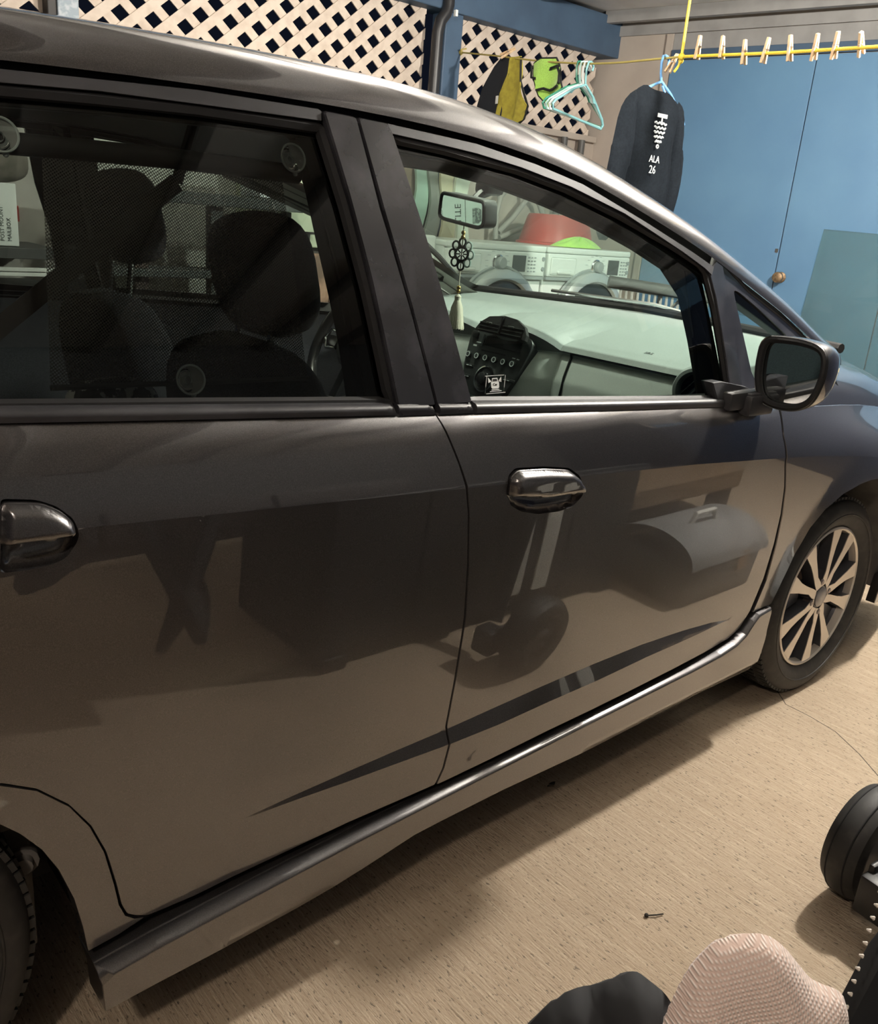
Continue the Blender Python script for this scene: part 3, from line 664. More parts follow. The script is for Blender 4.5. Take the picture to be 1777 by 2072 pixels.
# bonnet and cowl
HS = [(0, 0), (.012, .035), (.035, .070), (.08, .10), (.15, .122), (.3, .140), (.5, .15), (.70, .153)]
fz = lambda x: lerp_pts([(-.505, .912), (-.335, .900), (-.128, .885), (.05, .868), (.222, .846), (.45, .80), (.68, .72), (.80, .60)], x)
hx = [-.34+.04*i for i in range(29)]
def hrow(x):
    z0 = fz(x)+.0015; y0 = body_y(x, z0)+.002; k = (MY/2-y0)/.70; pts = [(y0+dy*(1+(k-1)*dy/.7), z0+dz*(1-.25*sstep(.5, .8, x))) for dy, dz in HS]; out = []
    for (a, b), (c, d) in zip(pts, pts[1:]):
        for t in range(5): out.append((a+(c-a)*t/5, b+(d-b)*t/5))
    out.append(pts[-1])
    for _ in range(5): out = [out[0]]+[((p[0]+2*q[0]+r[0])/4, (p[1]+2*q[1]+r[1])/4) for p, q, r in zip(out, out[1:], out[2:])]+[out[-1]]
    return [Vector((x, y, z)) for y, z in out]+[Vector((x, MY-y, z)) for y, z in out[-2::-1]]
hr_ = [hrow(x) for x in hx]; nc = len(hr_[0]); HV = [v for r in hr_ for v in r]; HF = []
for j in range(len(hx)-1):
    for i in range(nc-1):
        if hx[j] < -.02 and 14 <= i <= nc-16: continue
        HF.append((j*nc+i, j*nc+i+1, (j+1)*nc+i+1, (j+1)*nc+i))
me_obj('bonnet', HV, HF, paint, CAR, auto=0)
me_obj('bumper', *gridmesh(lambda u, v: Vector((.80+.10*math.sin(math.pi*u)-.05*(2*v-1)**2, .22+1.25*u, .2+.52*v)), 24, 10), paint, CAR)
# ---- door mirror (on a stalk at the front corner of the window)
mir = thing_root = None
def mirror_shell():
    ring = [(.047, 1.083), (.0, 1.088), (-.05, 1.089), (-.088, 1.082), (-.104, 1.066), (-.109, 1.04), (-.108, 1.01), (-.098, .968), (-.080, .948), (-.05, .936), (-.01, .934), (.022, .942), (.040, .968), (.050, 1.02)]
    R = smooth_poly(ring, 2); cy = sum(p[0] for p in R)/len(R); cz = sum(p[1] for p in R)/len(R)
    prof = [(.90, .020), (.965, .002), (1.0, .0), (1.015, .012), (1.015, .035), (.97, .062), (.86, .085), (.66, .102), (.35, .112), (.0, .115)]
    V, F = [], []
    n = len(R)
    for s, d in prof: V += [Vector((-.66+d+.10*(.06-y if False else 0), cy+(y-cy)*s, cz+(z-cz)*s)) for y, z in R]
    for i in range(len(prof)-1): F += [(i*n+k, i*n+(k+1) % n, (i+1)*n+(k+1) % n, (i+1)*n+k) for k in range(n)]
    return V, F, R, cy, cz
V, F, R, cy, cz = mirror_shell()
mh = me_obj('door_mirror', V, F, paint, CAR, auto=60)
gl = [(cy+(y-cy)*.88, cz+(z-cz)*.885) for y, z in R]
me_obj('mirror_glass', *extrude(gl, frame((-.645, 0, 0), (0, 1, 0), (0, 0, 1), (1, 0, 0)), .004), mat('mirror_silver', (.62, .66, .67), .02, 1), mh, smooth=False)
me_obj('mirror_rim', *tube([Vector((-.6535, cy+(y-cy)*.925, cz+(z-cz)*.92)) for y, z in R], .008, 8, True), rubber, mh)
me_obj('mirror_stalk', *join(xf(box(-.05, .05, -.035, .04, -.026, .02, .008), Matrix.Translation((-.655, .048, .938))), box(-.76, -.62, .030, .062, .925, .965, .007), box(-.70, -.60, .02, .055, .945, .962, .004)), satin, mh)
# ------------------------------------------------------------ car interior
def rounded(x0, x1, y0, y1, z0, z1, r, tilt=0, n=3, piv=None):
    VF = box(x0, x1, y0, y1, z0, z1, r, n)
    if tilt:
        p = piv or ((x0+x1)/2, 0, z0); M = Matrix.Translation(p) @ Matrix.Rotation(tilt, 4, 'Y') @ Matrix.Translation((-p[0], -p[1], -p[2])); VF = xf(VF, M)
    return VF
def ellipsoid_box(c, h, e=2.6, nu=28, nv=16, tilt=0):
    def f(u, v):
        a = 2*math.pi*u; b = math.pi*(v-.5); sg = lambda t: (abs(t)**(2/e))*(1 if t >= 0 else -1)
        return Vector((h[0]*sg(math.cos(b))*sg(math.cos(a)), h[1]*sg(math.cos(b))*sg(math.sin(a)), h[2]*sg(math.sin(b))))
    V, F = gridmesh(f, nu, nv, True)
    M = Matrix.Translation(c) @ Matrix.Rotation(tilt, 4, 'Y'); return [M @ v for v in V], F
def seat(yc, dz, dx):
    s = me_obj('front_seat', *join(ellipsoid_box((-1.63+dx, yc, .70), (.085, .24, .34), 4, tilt=-.20), ellipsoid_box((-1.33+dx, yc, .42), (.28, .25, .09), 4)), seatcloth, CAR, auto=0)
    me_obj('headrest', *ellipsoid_box((-1.625+dx, yc+.03, 1.145+dz), (.062, .132, .108), 3.2, tilt=-.22), seatcloth, s, auto=0)
    me_obj('headrest_post', *tube([(-1.65+dx, yc-.03, .97), (-1.635+dx, yc-.03, 1.08+dz)], .007, 8), chrome, s); me_obj('headrest_post', *tube([(-1.65+dx, yc+.09, .97), (-1.635+dx, yc+.09, 1.08+dz)], .007, 8), chrome, s)
    me_obj('seam', *tube([(-1.58+dx, yc-.235, .60), (-1.600+dx, yc-.225, .80), (-1.63+dx, yc-.17, .93), (-1.655+dx, yc-.08, 1.0)], .004, 6), core, s)
    return s
seat(.47, 0, 0); seat(1.20, .065, .04)
rs = me_obj('rear_seat', *join(ellipsoid_box((-2.52, .85, .62), (.10, .62, .34), 5, tilt=-.25), ellipsoid_box((-2.2, .85, .40), (.28, .62, .10), 5)), seatcloth, CAR, auto=0)
me_obj('grab_handle', *tube([(-2.30, .95, .98), (-2.20, .95, .955), (-2.13, .95, .97), (-2.09, .95, 1.02)], .012, 10), mat('dull_metal', (.25, .26, .26), .3, .9), rs)
bl = mat('seatbelt', (.022, .021, .02), .8)
bA_, bB_ = Vector((-1.88, .30, 1.285)), Vector((-2.32, .34, .915)); bd_ = (bB_-bA_).normalized()
me_obj('seat_belt', *xf(box(-.013, .013, -.0015, .0015, 0, (bB_-bA_).length), axes(bA_, bd_, (0, 1, 0))), bl, CAR, smooth=False)
me_obj('seat_belt', *tube([bA_, (-1.835, .29, 1.43)], .008, 6), bl, CAR)
me_obj('printed_cushion', *ellipsoid_box((-2.02, .20, .985), (.06, .04, .045), 3), mat('printed_cloth', (.02, .02, .02), .9, noise=(60, (.35, .35, .34), .52, .56)), rs, auto=0)
# dashboard: profile in (x, z) swept across the car
def dashprof(y):
    c = 1-abs(y-.8475)/.75; xw = -.02-.11*(1-c)**1.6*1.0
    P = [(xw, 1.030-.012*(1-c)), (-.18, 1.012), (-.33, .988), (-.46, .962), (-.500, .950), (-.512, .935), (-.500, .925), (-.512, .90), (-.530, .85), (-.535, .80), (-.525, .70), (-.50, .55)]
    return P
def dash(u, v):
    y = .12+1.45*u; P = dashprof(y); t = v*(len(P)-1); i = min(int(t), len(P)-2); f = t-i
    x = P[i][0]+(P[i+1][0]-P[i][0])*f; z = P[i][1]+(P[i+1][1]-P[i][1])*f
    # domed hood over the centre stack, and over the instruments
    for yc, wd, hh in ((.905, .155, .052), (1.26, .20, .055)):
        d = (y-yc)/wd
        if abs(d) < 1:
            k = (1-d*d)**.6; q = sstep(-.20, -.46, x); z += hh*k*q*(1 if z > .93 else 0); x -= .075*k*sstep(-.25, -.5, x) if yc < 1 else .10*k*sstep(-.25, -.5, x)
    return Vector((x, y, z))
dsh = me_obj('dashboard', *gridmesh(dash, 110, 67), [dashgrey, dashlow_lit], CAR, auto=50)
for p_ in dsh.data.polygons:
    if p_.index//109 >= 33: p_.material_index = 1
me_obj('glovebox_seam', *tube([dash((.705-.12)/1.45, v) + Vector((-.003, .0, 0)) for v in (.50, .56, .62, .7, .8, .92)], .0035, 6), core, dsh)
me_obj('glovebox_seam', *tube([dash((.705-.12)/1.45-(.45/1.45)*t/14, .487)+Vector((-.002, 0, -.001)) for t in range(15)], .002, 6), core, dsh)
me_obj('screen_gasket', *tube([dash(t/40, 0)+Vector((.010, 0, .010)) for t in range(41)], .013, 8), rubber, CAR)
me_obj('screen_gasket', *tube([(-.06, 1.60, .985), (-.20, 1.575, 1.07), (-.30, 1.56, 1.135), (-.42, 1.55, 1.205), (-.60, 1.53, 1.29)], .010, 8), rubber, CAR)
# airbag lettering and defroster grille
me_obj('lettering', *text_vf('SRS', .018, frame((-.45, .50, .9655), (.05, -1, 0), (.93, 0, .24), (-.24, 0, .95)), .0003), mat('ink_grey', (.03, .035, .035), .6), dsh, smooth=False)
DG = axes((-.47, .275, .966), (-.25, 0, 1)); dg = me_obj('defroster', *lathe([(.036, 0), (.036, .003), (.031, .003), (.030, 0)], 28, DG @ Matrix.Scale(.62, 4, (1, 0, 0)), False), dashgrey, dsh)
for k in range(5):
    hw = .030*math.sqrt(1-((k-2)/3)**2)
    me_obj('slot', *xf(box(-.0022, .0022, -hw, hw, 0, .0025), DG @ Matrix.Translation(((k-2)*.0072, 0, 0))), core, dg, smooth=False)
# round side vent
SV = axes((-.600, .225, .925), (-1, -.28, .12))
sv = me_obj('side_vent', *lathe([(.062, -.05), (.060, -.01), (.052, .012), (.044, .014), (.040, .004), (.038, -.03)], 36, SV, False), dashgrey, dsh)
me_obj('vent_bowl', *lathe([(.039, -.01), (.03, -.03), (.0, -.034)], 30, SV, False), dashdark, sv)
for k in (-1, 0, 1):
    hw = .035*math.sqrt(1-(k*.5)**2); me_obj('vane', *xf(box(-hw, hw, -.001, .001, -.02, .002), SV @ rotz(.9) @ Matrix.Translation((0, k*.019, 0)) @ Matrix.Rotation(.5, 4, 'X')), chrome if k else dashgrey, sv, smooth=False)
# centre stack: facing backwards, slightly up.  local x runs towards the near side (-y), y up
SX = frame((-.592, .925, .885), (.03, -1, -.0), (.28, 0, .96), (-.96, 0, .28))
outl = [(-.125, .062), (-.10, .082), (.10, .082), (.128, .070), (.130, .045), (.105, -.045), (.075, -.105), (.03, -.125), (-.05, -.125), (-.095, -.10), (-.118, -.04)]
st = me_obj('centre_stack', *extrude(fillet(outl, .02), SX @ Matrix.Translation((0, 0, -.03)), .035, .003), mat('stack_grey', (.03, .033, .033), .45), dsh)
def onstack(nm, VF, m, par=None, sm=False): return me_obj(nm, *xf(VF, SX), m, par or st, smooth=sm)
onstack('display', box(-.055, .095, .030, .060, .004, .007, .002), mat('lcd', (.02, .024, .024), .15))
onstack('disc_slot', box(-.06, .04, .012, .017, .004, .006), core)
onstack('silver_tab', box(-.066, -.060, .026, .062, .004, .008), chrome)
onstack('knob', lathe([(.013, .004), (.013, .012), (.010, .014), (0, .014)], 20, Matrix.Translation((-.10, .058, 0)), False), dashdark, None, True)
ink = mat('print_white', (.62, .66, .66), .5)
for k in range(6):
    x = -.105+k*.037; y = -.006-.004*k*0
    onstack('preset_button', lathe([(.0098, .004), (.0098, .010), (.007, .012), (0, .012)], 18, Matrix.Translation((x, y, 0)), False), chrome if False else mat('btn%d' % k, (.05, .055, .055), .3) if k == 0 else MATS['btn0'], None, True)
    onstack('button_mark', lathe([(.0085, .0115), (.0085, .0128), (.0062, .0128), (.0062, .0115)], 18, Matrix.Translation((x, y, 0)), False), ink)
big = onstack('volume_dial', lathe([(.040, .003), (.040, .010), (.036, .011), (.035, .005)], 40, Matrix.Translation((-.012, -.068, 0)), False), chrome, None, True)
onstack('dial_face', lathe([(.035, .005), (.020, .008), (.018, .022), (.014, .025), (0, .025)], 32, Matrix.Translation((-.012, -.068, 0)), False), mat('dial_black', (.02, .02, .022), .2), None, True)
for i, (x, y, ww) in enumerate(((-.105, -.038, .034), (-.105, -.072, .030), (.060, -.055, .046), (.045, -.088, .034))):
    onstack('button', box(x-.003, x+ww, y-.005, y+.005, .004, .008, .002), dashdark); onstack('button_mark', box(x+.004, x+.014, y-.0015, y+.001, .008, .0085), ink); onstack('button_mark', box(x+.018, x+.027, y-.0012, y+.0008, .008, .0085), ink)
onstack('button_mark', box(-.09, -.07, .034, .037, .005, .0056), ink); onstack('button_mark', box(-.10, -.085, .022, .027, .005, .0056), ink); onstack('button_mark', box(.07, .082, .010, .013, .005, .0056), ink); onstack('button_mark', box(.088, .098, .009, .012, .005, .0056), ink)
# hooded twin vents above
VX = frame((-.592, .905, .978), (.03, -1, 0), (.30, 0, .95), (-.95, 0, .30))
vo = [(-.105, -.022), (-.09, .004), (-.06, .025), (0, .034), (.05, .030), (.088, .012), (.104, -.010), (.104, -.026), (0, -.024)]
vt = me_obj('centre_vent', *extrude(vo, VX @ Matrix.Translation((0, 0, -.004)), .012, .001), core, dsh, smooth=False)
me_obj('vent_divider', *xf(box(-.003, .003, -.022, .030, .006, .016, .001), VX), dashdark, vt, smooth=False)
for s in (-1, 1):
    for k in range(3): me_obj('vane', *xf(box(min(s*.006, s*.088), max(s*.006, s*.088), -.019+k*.011, -.0165+k*.011, .006, .012), VX), MATS['stack_grey'], vt, smooth=False)
    me_obj('vane_tab', *xf(box(s*.045-.012, s*.045+.012, .001, .006, .010, .018, .001), VX), chrome, vt, smooth=False)
# steering wheel
SWM = axes((-.90, 1.22, .885), (-.88, 0, .47))
sw = me_obj('steering_wheel', *tube([SWM @ Vector((.185*math.cos(2*math.pi*i/48), .185*math.sin(2*math.pi*i/48), 0)) for i in range(48)], .016, 10, True), mat('wheel_leather', (.012, .012, .013), .3), CAR)
me_obj('boss', *join(lathe([(.07, -.03), (.07, .0), (.055, .02), (0, .024)], 24, SWM, False), xf(box(-.17, .17, -.018, .018, -.02, -.004, .006), SWM), xf(box(-.018, .018, -.17, 0, -.02, -.004, .006), SWM)), dashdark, sw)
me_obj('switch_pod', *tube([SWM @ Vector(p) for p in ((.075, .025, .006), (.135, .03, .004), (.15, 0, .003), (.125, -.03, .004), (.075, -.025, .006))], .005, 8, True), chrome, sw)
me_obj('switch_pod', *tube([SWM @ Vector(p) for p in ((-.075, .025, .006), (-.135, .03, .004), (-.15, 0, .003), (-.125, -.03, .004), (-.075, -.025, .006))], .005, 8, True), chrome, sw)
me_obj('stalk', *tube([(-.70, 1.09, .90), (-.73, 1.02, .905)], [.012, .016], 10), dashgrey, CAR)
# inside mirror; it faces backwards and a little to the driver
MN = Vector((-.987, .1595, -.0695)).normalized(); IM = axes((-.86, .83, 1.292), MN) @ rotz(-.10)
rv = me_obj('inside_mirror', *lathe([], 3) if False else extrude(fillet([(-.112, -.030), (-.104, .034), (.104, .036), (.112, -.022), (.09, -.034), (-.09, -.036)], .014), IM @ Matrix.Translation((0, 0, -.035)), .036, .004), mat('mirror_shell', (.10, .105, .105), .35), CAR)
me_obj('mirror_rim', *tube([IM @ Vector((x, y, .002)) for x, y in fillet([(-.108, -.027), (-.101, .031), (.101, .033), (.108, -.020), (.087, -.031), (-.087, -.033)], .013)], .005, 8, True), dashdark, rv)
me_obj('mirror_glass', *extrude(fillet([(-.106, -.025), (-.099, .029), (.099, .031), (.106, -.018), (.085, -.029), (-.085, -.031)], .012), IM @ Matrix.Translation((0, 0, .0015)), .001), mat('mirror_silver_in', (.72, .78, .75), .01, 1), rv, smooth=False)
me_obj('mirror_stem', *join(tube([(-.83, .83, 1.31), (-.80, .83, 1.335), (-.77, .83, 1.345)], .013, 8), box(-.80, -.74, .80, .86, 1.335, 1.372, .012)), dashdark, rv)
# decal on the front window
dc = me_obj('window_decal', *(lambda: (lambda y0: join(*[box(-1.4525, -1.4085, y0(x, z)-.0012, y0(x, z)-.0006, a, b) for a, b, x, z in ((1.0275, 1.0285, -1.43, 1.028), (.9995, 1.0005, -1.43, 1.0))], *[box(a, a+.001, y0(-1.43, 1.014)-.0012, y0(-1.43, 1.014)-.0006, .9995, 1.0285) for a in (-1.4525, -1.4095)]))(lambda x, z: glass_y(x, z)+.012))(), mat('decal_white', (.75, .78, .76), .5), CAR, smooth=False)
DM = frame((-1.431, glass_y(-1.431, 1.014)+.0110, 1.013), (1, 0, 0), (0, .25, .97), (0, -.97, .25))
me_obj('decal_print', *join(extrude([(-.009, -.004), (-.009, .005), (-.007, .0055), (-.006, .0115), (.006, .0115), (.007, .0055), (.009, .005), (.009, -.004), (.007, -.006), (-.007, -.006)], DM, .0004), extrude([(-.008, .006), (-.015, .013), (-.015, .004)], DM, .0004), extrude([(.008, .006), (.015, .013), (.015, .004)], DM, .0004), xf(box(-.009, .009, -.0085, -.0072, 0, .0004), DM), xf(box(-.013, .013, -.0108, -.0098, 0, .0004), DM)), MATS['decal_white'], dc, smooth=False)
me_obj('decal_glass', *extrude([(-.005, .0062), (-.0045, .0100), (.0045, .0100), (.005, .0062)], DM @ Matrix.Translation((0, 0, .0005)), .0003), core, dc, smooth=False)
me_obj('decal_word', *text_vf('Car', .0062, DM @ Matrix.Translation((0, -.001, .0006)), .0002, 'CENTER'), core, dc, smooth=False)

# ------------------------------------------------------------ things inside the car
# hanging ornament
T0 = IM @ Vector((-.008, -.036, -.015)); ox, oy = T0.x, T0.y
orn = thing('mirror_ornament', 'crocheted charm with gold beads and cream tassel hanging from the inside mirror', 'ornament', (ox, oy, 1.0))
cord = mat('cotton_cord', (.70, .66, .55), .9); gold = mat('gold_bead', (.55, .38, .12), .3, .9); black_y = mat('black_yarn', (.02, .03, .03), .9); mint = mat('mint_yarn', (.45, .60, .55), .9)
me_obj('cord', *tube([(ox, oy, T0.z), (ox, oy, 1.10)], .0018, 6), cord, orn)
def ball(c, r, sx=1, n=12):
    bm = bmesh.new(); bmesh.ops.create_uvsphere(bm, u_segments=n, v_segments=n//2+1, radius=r)
    q = ([Vector((v.co.x, v.co.y, v.co.z*sx))+Vector(c) for v in bm.verts], [tuple(v.index for v in f.verts) for f in bm.faces]); bm.free(); return q
for z in (1.237, 1.226, 1.097, 1.088): me_obj('bead', *ball((ox, oy, z), .006), gold, orn)
OM = axes((ox, oy, 1.183), (-.75, -.66, .05))
med = me_obj('crochet_medallion', *tube([OM @ Vector((.017*math.cos(a), .017*math.sin(a), 0)) for a in [2*math.pi*i/24 for i in range(24)]], .0035, 6, True), black_y, orn)
for k in range(8):
    a = 2*math.pi*k/8; me_obj('petal', *tube([OM @ Vector(((.024+.0085*math.cos(b))*math.cos(a)-.0085*math.sin(b)*math.sin(a), ((.024+.0085*math.cos(b))*math.sin(a)+.0085*math.sin(b)*math.cos(a))*1.25, 0)) for b in [2*math.pi*i/12 for i in range(12)]], .0028, 6, True), mint if k in (0, 1, 7) else black_y, med)
    me_obj('spoke_thread', *tube([OM @ Vector((.004*math.cos(a), .004*math.sin(a), 0)), OM @ Vector((.017*math.cos(a), .017*math.sin(a), 0))], .0018, 5), black_y, med)
me_obj('tassel', *lathe([(.003, .082), (.009, .076), (.008, .064), (.013, .050), (.019, .020), (.022, .0)], 20, Matrix.Translation((ox, oy, .998))), cord, orn)
th_ = []
for k in range(44):
    a = 2*math.pi*k/44; r = .0215+.002*random.random(); th_.append(tube([(ox+.007*math.cos(a), oy+.007*math.sin(a), 1.064), (ox+.0145*math.cos(a), oy+.0145*math.sin(a), 1.045), (ox+r*math.cos(a), oy+r*math.sin(a), .993-.006*random.random())], .0014, 4))
o = me_obj('tassel_threads', *join(*th_), cord, orn); o['kind'] = 'stuff'
# roller sunshade
shm = bpy.data.materials.new('shade_mesh'); shm.use_nodes = True
def mesh_mat():
    t = shm.node_tree; t.nodes.clear(); out = nn(t, 'ShaderNodeOutputMaterial'); tr = nn(t, 'ShaderNodeBsdfTransparent'); df = nn(t, 'ShaderNodeBsdfDiffuse'); df.inputs[0].default_value = (.10, .097, .09, 1)
    tc = nn(t, 'ShaderNodeTexCoord'); mx = nn(t, 'ShaderNodeMixShader'); f = []
    for ang in (.55, -1.02):
        mp = nn(t, 'ShaderNodeMapping'); mp.inputs['Rotation'].default_value = (0, ang, 0); t.links.new(tc.outputs['Object'], mp.inputs[0])
        wv = nn(t, 'ShaderNodeTexWave'); wv.inputs['Scale'].default_value = 105; t.links.new(mp.outputs[0], wv.inputs[0]); f.append(wv.outputs['Fac'])
    ml = nn(t, 'ShaderNodeMath', operation='MULTIPLY'); t.links.new(f[0], ml.inputs[0]); t.links.new(f[1], ml.inputs[1])
    r = nn(t, 'ShaderNodeMapRange'); r.inputs[1].default_value = .12; r.inputs[2].default_value = .34; r.inputs[3].default_value = .93; r.inputs[4].default_value = .12
    t.links.new(ml.outputs[0], r.inputs[0]); t.links.new(r.outputs[0], mx.inputs[0]); t.links.new(tr.outputs[0], mx.inputs[1]); t.links.new(df.outputs[0], mx.inputs[2]); t.links.new(mx.outputs[0], out.inputs[0])
mesh_mat()
ss = thing('sunshade', 'black mesh roller sunshade held by clear suction cups inside the rear window', 'sunshade', (-1.95, .12, 1.04))
shf = fr(.040)
def shade(u, v):
    x = (-2.104+.32*u)*(1-v)+(-2.131+.352*u)*v; z = (1.300+.0*u)*(1-v)+(1.043-.006*u)*v; return Vector((x, shf(x, z), z))
me_obj('mesh_screen', *gridmesh(shade, 12, 12), shm, ss)
me_obj('roller_tube', *tube([Vector((x, shf(x, 1.309), z)) for x, z in ((-2.16, 1.307), (-2.068, 1.309), (-1.945, 1.311), (-1.757, 1.309))], .0125, 14), mat('roller_black', (.018, .018, .018), .5), ss)
me_obj('hem', *tube([shade(t/10, 1)+Vector((0, -.002, 0)) for t in range(11)], .0038, 6), mat('hem_grey', (.07, .072, .07), .8), ss)
clear = glass_mat('vinyl_glint_haze', (.86, .92, .92), .06, 1.5, .8)  # haze whitens the vinyl in place of lamp light the cups catch
for i, (x, z) in enumerate(PL['cups']):
    a = axes((x, glass_y(x, z)+.0165, z), (0, 1, -.25)); cu = me_obj('suction_cup', *lathe([(.0185, 0), (.0185, .0015), (.014, .004), (.008, .009), (.006, .013), (.0, .014)], 28, a, False), clear, ss)
    me_obj('cup_rim', *tube([a @ Vector((.0185*math.cos(2*math.pi*k/32), .0185*math.sin(2*math.pi*k/32), .0)) for k in range(32)], .0015, 6, True), mat('clear_rim', (.75, .82, .82), .2, spec=.8) if 'clear_rim' not in MATS else MATS['clear_rim'], cu)
    me_obj('cup_knob', *lathe([(.005, .006), (.0065, .016), (.005, .02), (0, .021)], 16, a, False), MATS['clear_rim'], cu)
    me_obj('cup_tab', *ball((x+.004, glass_y(x, z)+.017, z-.020), .0035), MATS['clear_rim'], cu)
# ------------------------------------------------------------ behind the car: along the far wall
enamel = mat('appliance_white', (.74, .78, .75), .3)
grey_pl = mat('appliance_grey', (.30, .33, .33), .4); darkpl = mat('appliance_dark', (.03, .035, .035), .3)
stp = me_obj('step', *box(.19, 2.13, 2.22, 2.98, 0, .18, .008), concrete, smooth=False, loc=(1.1, 2.6, 0)); tag(stp, 'raised concrete step that carries the laundry machines', 'step')
def appliance(name, label, x0, dial_x, disp_x, w=.685):
    x1 = x0+w; zt = 1.175
    a = thing(name, label, 'appliance', ((x0+x1)/2, 2.6, .18), 'laundry machines')
    A = lambda n, VF, m, sm=False, par=None: me_obj(n, *VF, m, par or a, smooth=sm)
    A('body', box(x0, x1, 2.32, 2.79, .18, zt-.02, .008), enamel); A('lid', box(x0-.003, x1+.003, 2.30, 2.80, zt-.03, zt, .008), enamel)
    pn = A('control_panel', box(x0+.004, x1-.004, 2.295, 2.33, 1.025, zt-.032, .008), enamel)
    FM = lambda x, z: frame((x, 2.295, z), (1, 0, 0), (0, 0, 1), (0, -1, 0))
    A('dial', lathe([(.040, 0), (.040, .008), (.034, .012)], 28, FM(x0+dial_x, 1.085), False), chrome, True, pn); A('dial_knob', lathe([(.030, .006), (.028, .028), (.024, .032), (0, .032)], 28, FM(x0+dial_x+.012, 1.085), False), grey_pl, True, pn)
    A('display', box(x0+disp_x, x0+disp_x+.092, 2.290, 2.296, 1.045, 1.125, .002), darkpl, False, pn)
    for r in range(5):
        for c in range(3): A('button', box(x0+disp_x+.110+c*.022, x0+disp_x+.122+c*.022, 2.290, 2.296, 1.045+r*.017, 1.052+r*.017, .001), grey_pl, False, pn)
    for k in range(2): A('button', lathe([(.011, 0), (.010, .006), (0, .006)], 16, FM(x0+w-.022, 1.062+k*.05), False), grey_pl, True, pn)
    for k in range(9):
        t = math.pi*(.15+k*.7/8)+math.pi/2*0; A('print_mark', xf(box(-.010, .010, -.0012, .0012, 0, .0012), FM(x0+dial_x+.075*math.cos(math.pi/2+1.9*(k-4)/4), 1.085+.058*math.sin(math.pi/2+1.9*(k-4)/4))), grey_pl, False, pn)
    A('drawer', box(x0+.02, x0+.22, 2.288, 2.30, 1.035, 1.125, .010), enamel, False, pn); A('drawer_pull', box(x0+.07, x0+.18, 2.280, 2.292, 1.040, 1.060, .008), enamel, False, pn)
    A('seam_strip', box(x0+.004, x1-.004, 2.300, 2.318, 1.008, 1.024), grey_pl)
    D = FM((x0+x1)/2+.02, .775)
    dr = A('door', lathe([(.285, -.02), (.28, .03), (.262, .045), (.235, .048), (.225, .035)], 48, D, False), chrome if False else mat('door_silver', (.55, .58, .57), .3, .4) if 'door_silver' not in MATS else MATS['door_silver'], True)
    A('door_window', lathe([(.226, .03), (.18, .05), (.09, .06), (0, .062)], 40, D, False), darkpl, True, dr); A('door_seal', tube([D @ Vector((.292*math.cos(2*math.pi*k/48), .292*math.sin(2*math.pi*k/48), .0)) for k in range(48)], .008, 6, True), grey_pl, True)
    return a
appliance('washing_machine', 'white front-loading washing machine seen above the dashboard, nearer the lattice screen', .375, .335, .440)
appliance('tumble_dryer', 'white front-loading dryer beside the blue wall, under the red basin', 1.075, .385, .490)
wb = me_obj('detergent_box', *box(.215, .36, 2.36, 2.56, .18, 1.19, .01), enamel, smooth=False, loc=(.29, 2.46, .18)); tag(wb, 'narrow white cupboard standing left of the washing machine', 'cupboard')
# red basin, upside down on the dryer; green cloth
redp = mat('red_plastic', (.42, .045, .035), .4)
bs = me_obj('basin', *join(lathe([(.255, 0), (.250, .012), (.235, .015), (.195, .15), (.185, .165), (.0, .168)], 40, Matrix.Translation((1.56, 2.70, 1.176)) @ Matrix.Scale(.85, 4, (0, 1, 0)), False)), redp, loc=(1.56, 2.70, 1.176)); tag(bs, 'red plastic basin lying upside down on the white dryer', 'basin')
def clothpile(u, v):
    a = 2*math.pi*u; r = (1-v); return Vector((1.43+.20*r*math.cos(a)*(1+.15*math.sin(3*a)), 2.41+.06*r*math.sin(a), 1.178+.045*(1-r**2)*(1+.3*math.sin(5*a+2))))
lime = mat('lime_microfibre', (.48, .82, .16), .95, noise=(200, (.38, .68, .11), .4, .65), bump=(500, .4, .002), sheen=.3)
gc = me_obj('cleaning_cloth', *gridmesh(clothpile, 32, 10, True), lime, loc=(1.43, 2.44, 1.177), auto=0); tag(gc, 'crumpled lime green cloth lying on the dryer before the red basin', 'cloth')
# water pipes
wp = thing('water_pipes', 'grey supply hoses and taps on the beige wall above the machines', 'pipes', (1.45, 3.0, 1.2)); pm = mat('pipe_grey', (.30, .29, .27), .5)
for P in ([(1.49, 3.0, 1.75), (1.49, 3.0, 1.58), (1.44, 2.98, 1.50), (1.33, 2.96, 1.42), (1.30, 2.95, 1.32), (1.31, 2.95, 1.18)], [(1.53, 3.0, 1.75), (1.53, 3.0, 1.55), (1.58, 2.97, 1.46), (1.66, 2.96, 1.40), (1.70, 2.95, 1.33)], [(1.33, 2.95, 1.22), (1.44, 2.95, 1.31), (1.55, 2.96, 1.42), (1.53, 3.0, 1.52)], [(1.34, 2.95, 1.19), (1.52, 2.96, 1.25), (1.75, 2.97, 1.33), (1.85, 2.98, 1.34)]):
    me_obj('hose', *tube(P, .016, 10), pm, wp)
me_obj('tap', *box(1.47, 1.55, 2.95, 3.04, 1.56, 1.60, .008), pm, wp, smooth=False); me_obj('standpipe', *tube([(1.86, 3.0, 1.0), (1.86, 3.0, 1.80)], .022, 10), mat('pipe_dark', (.08, .078, .075), .5), wp); me_obj('standpipe', *tube([(2.02, 3.0, 1.0), (2.02, 3.0, 1.80)], .022, 10), MATS['pipe_dark'], wp)
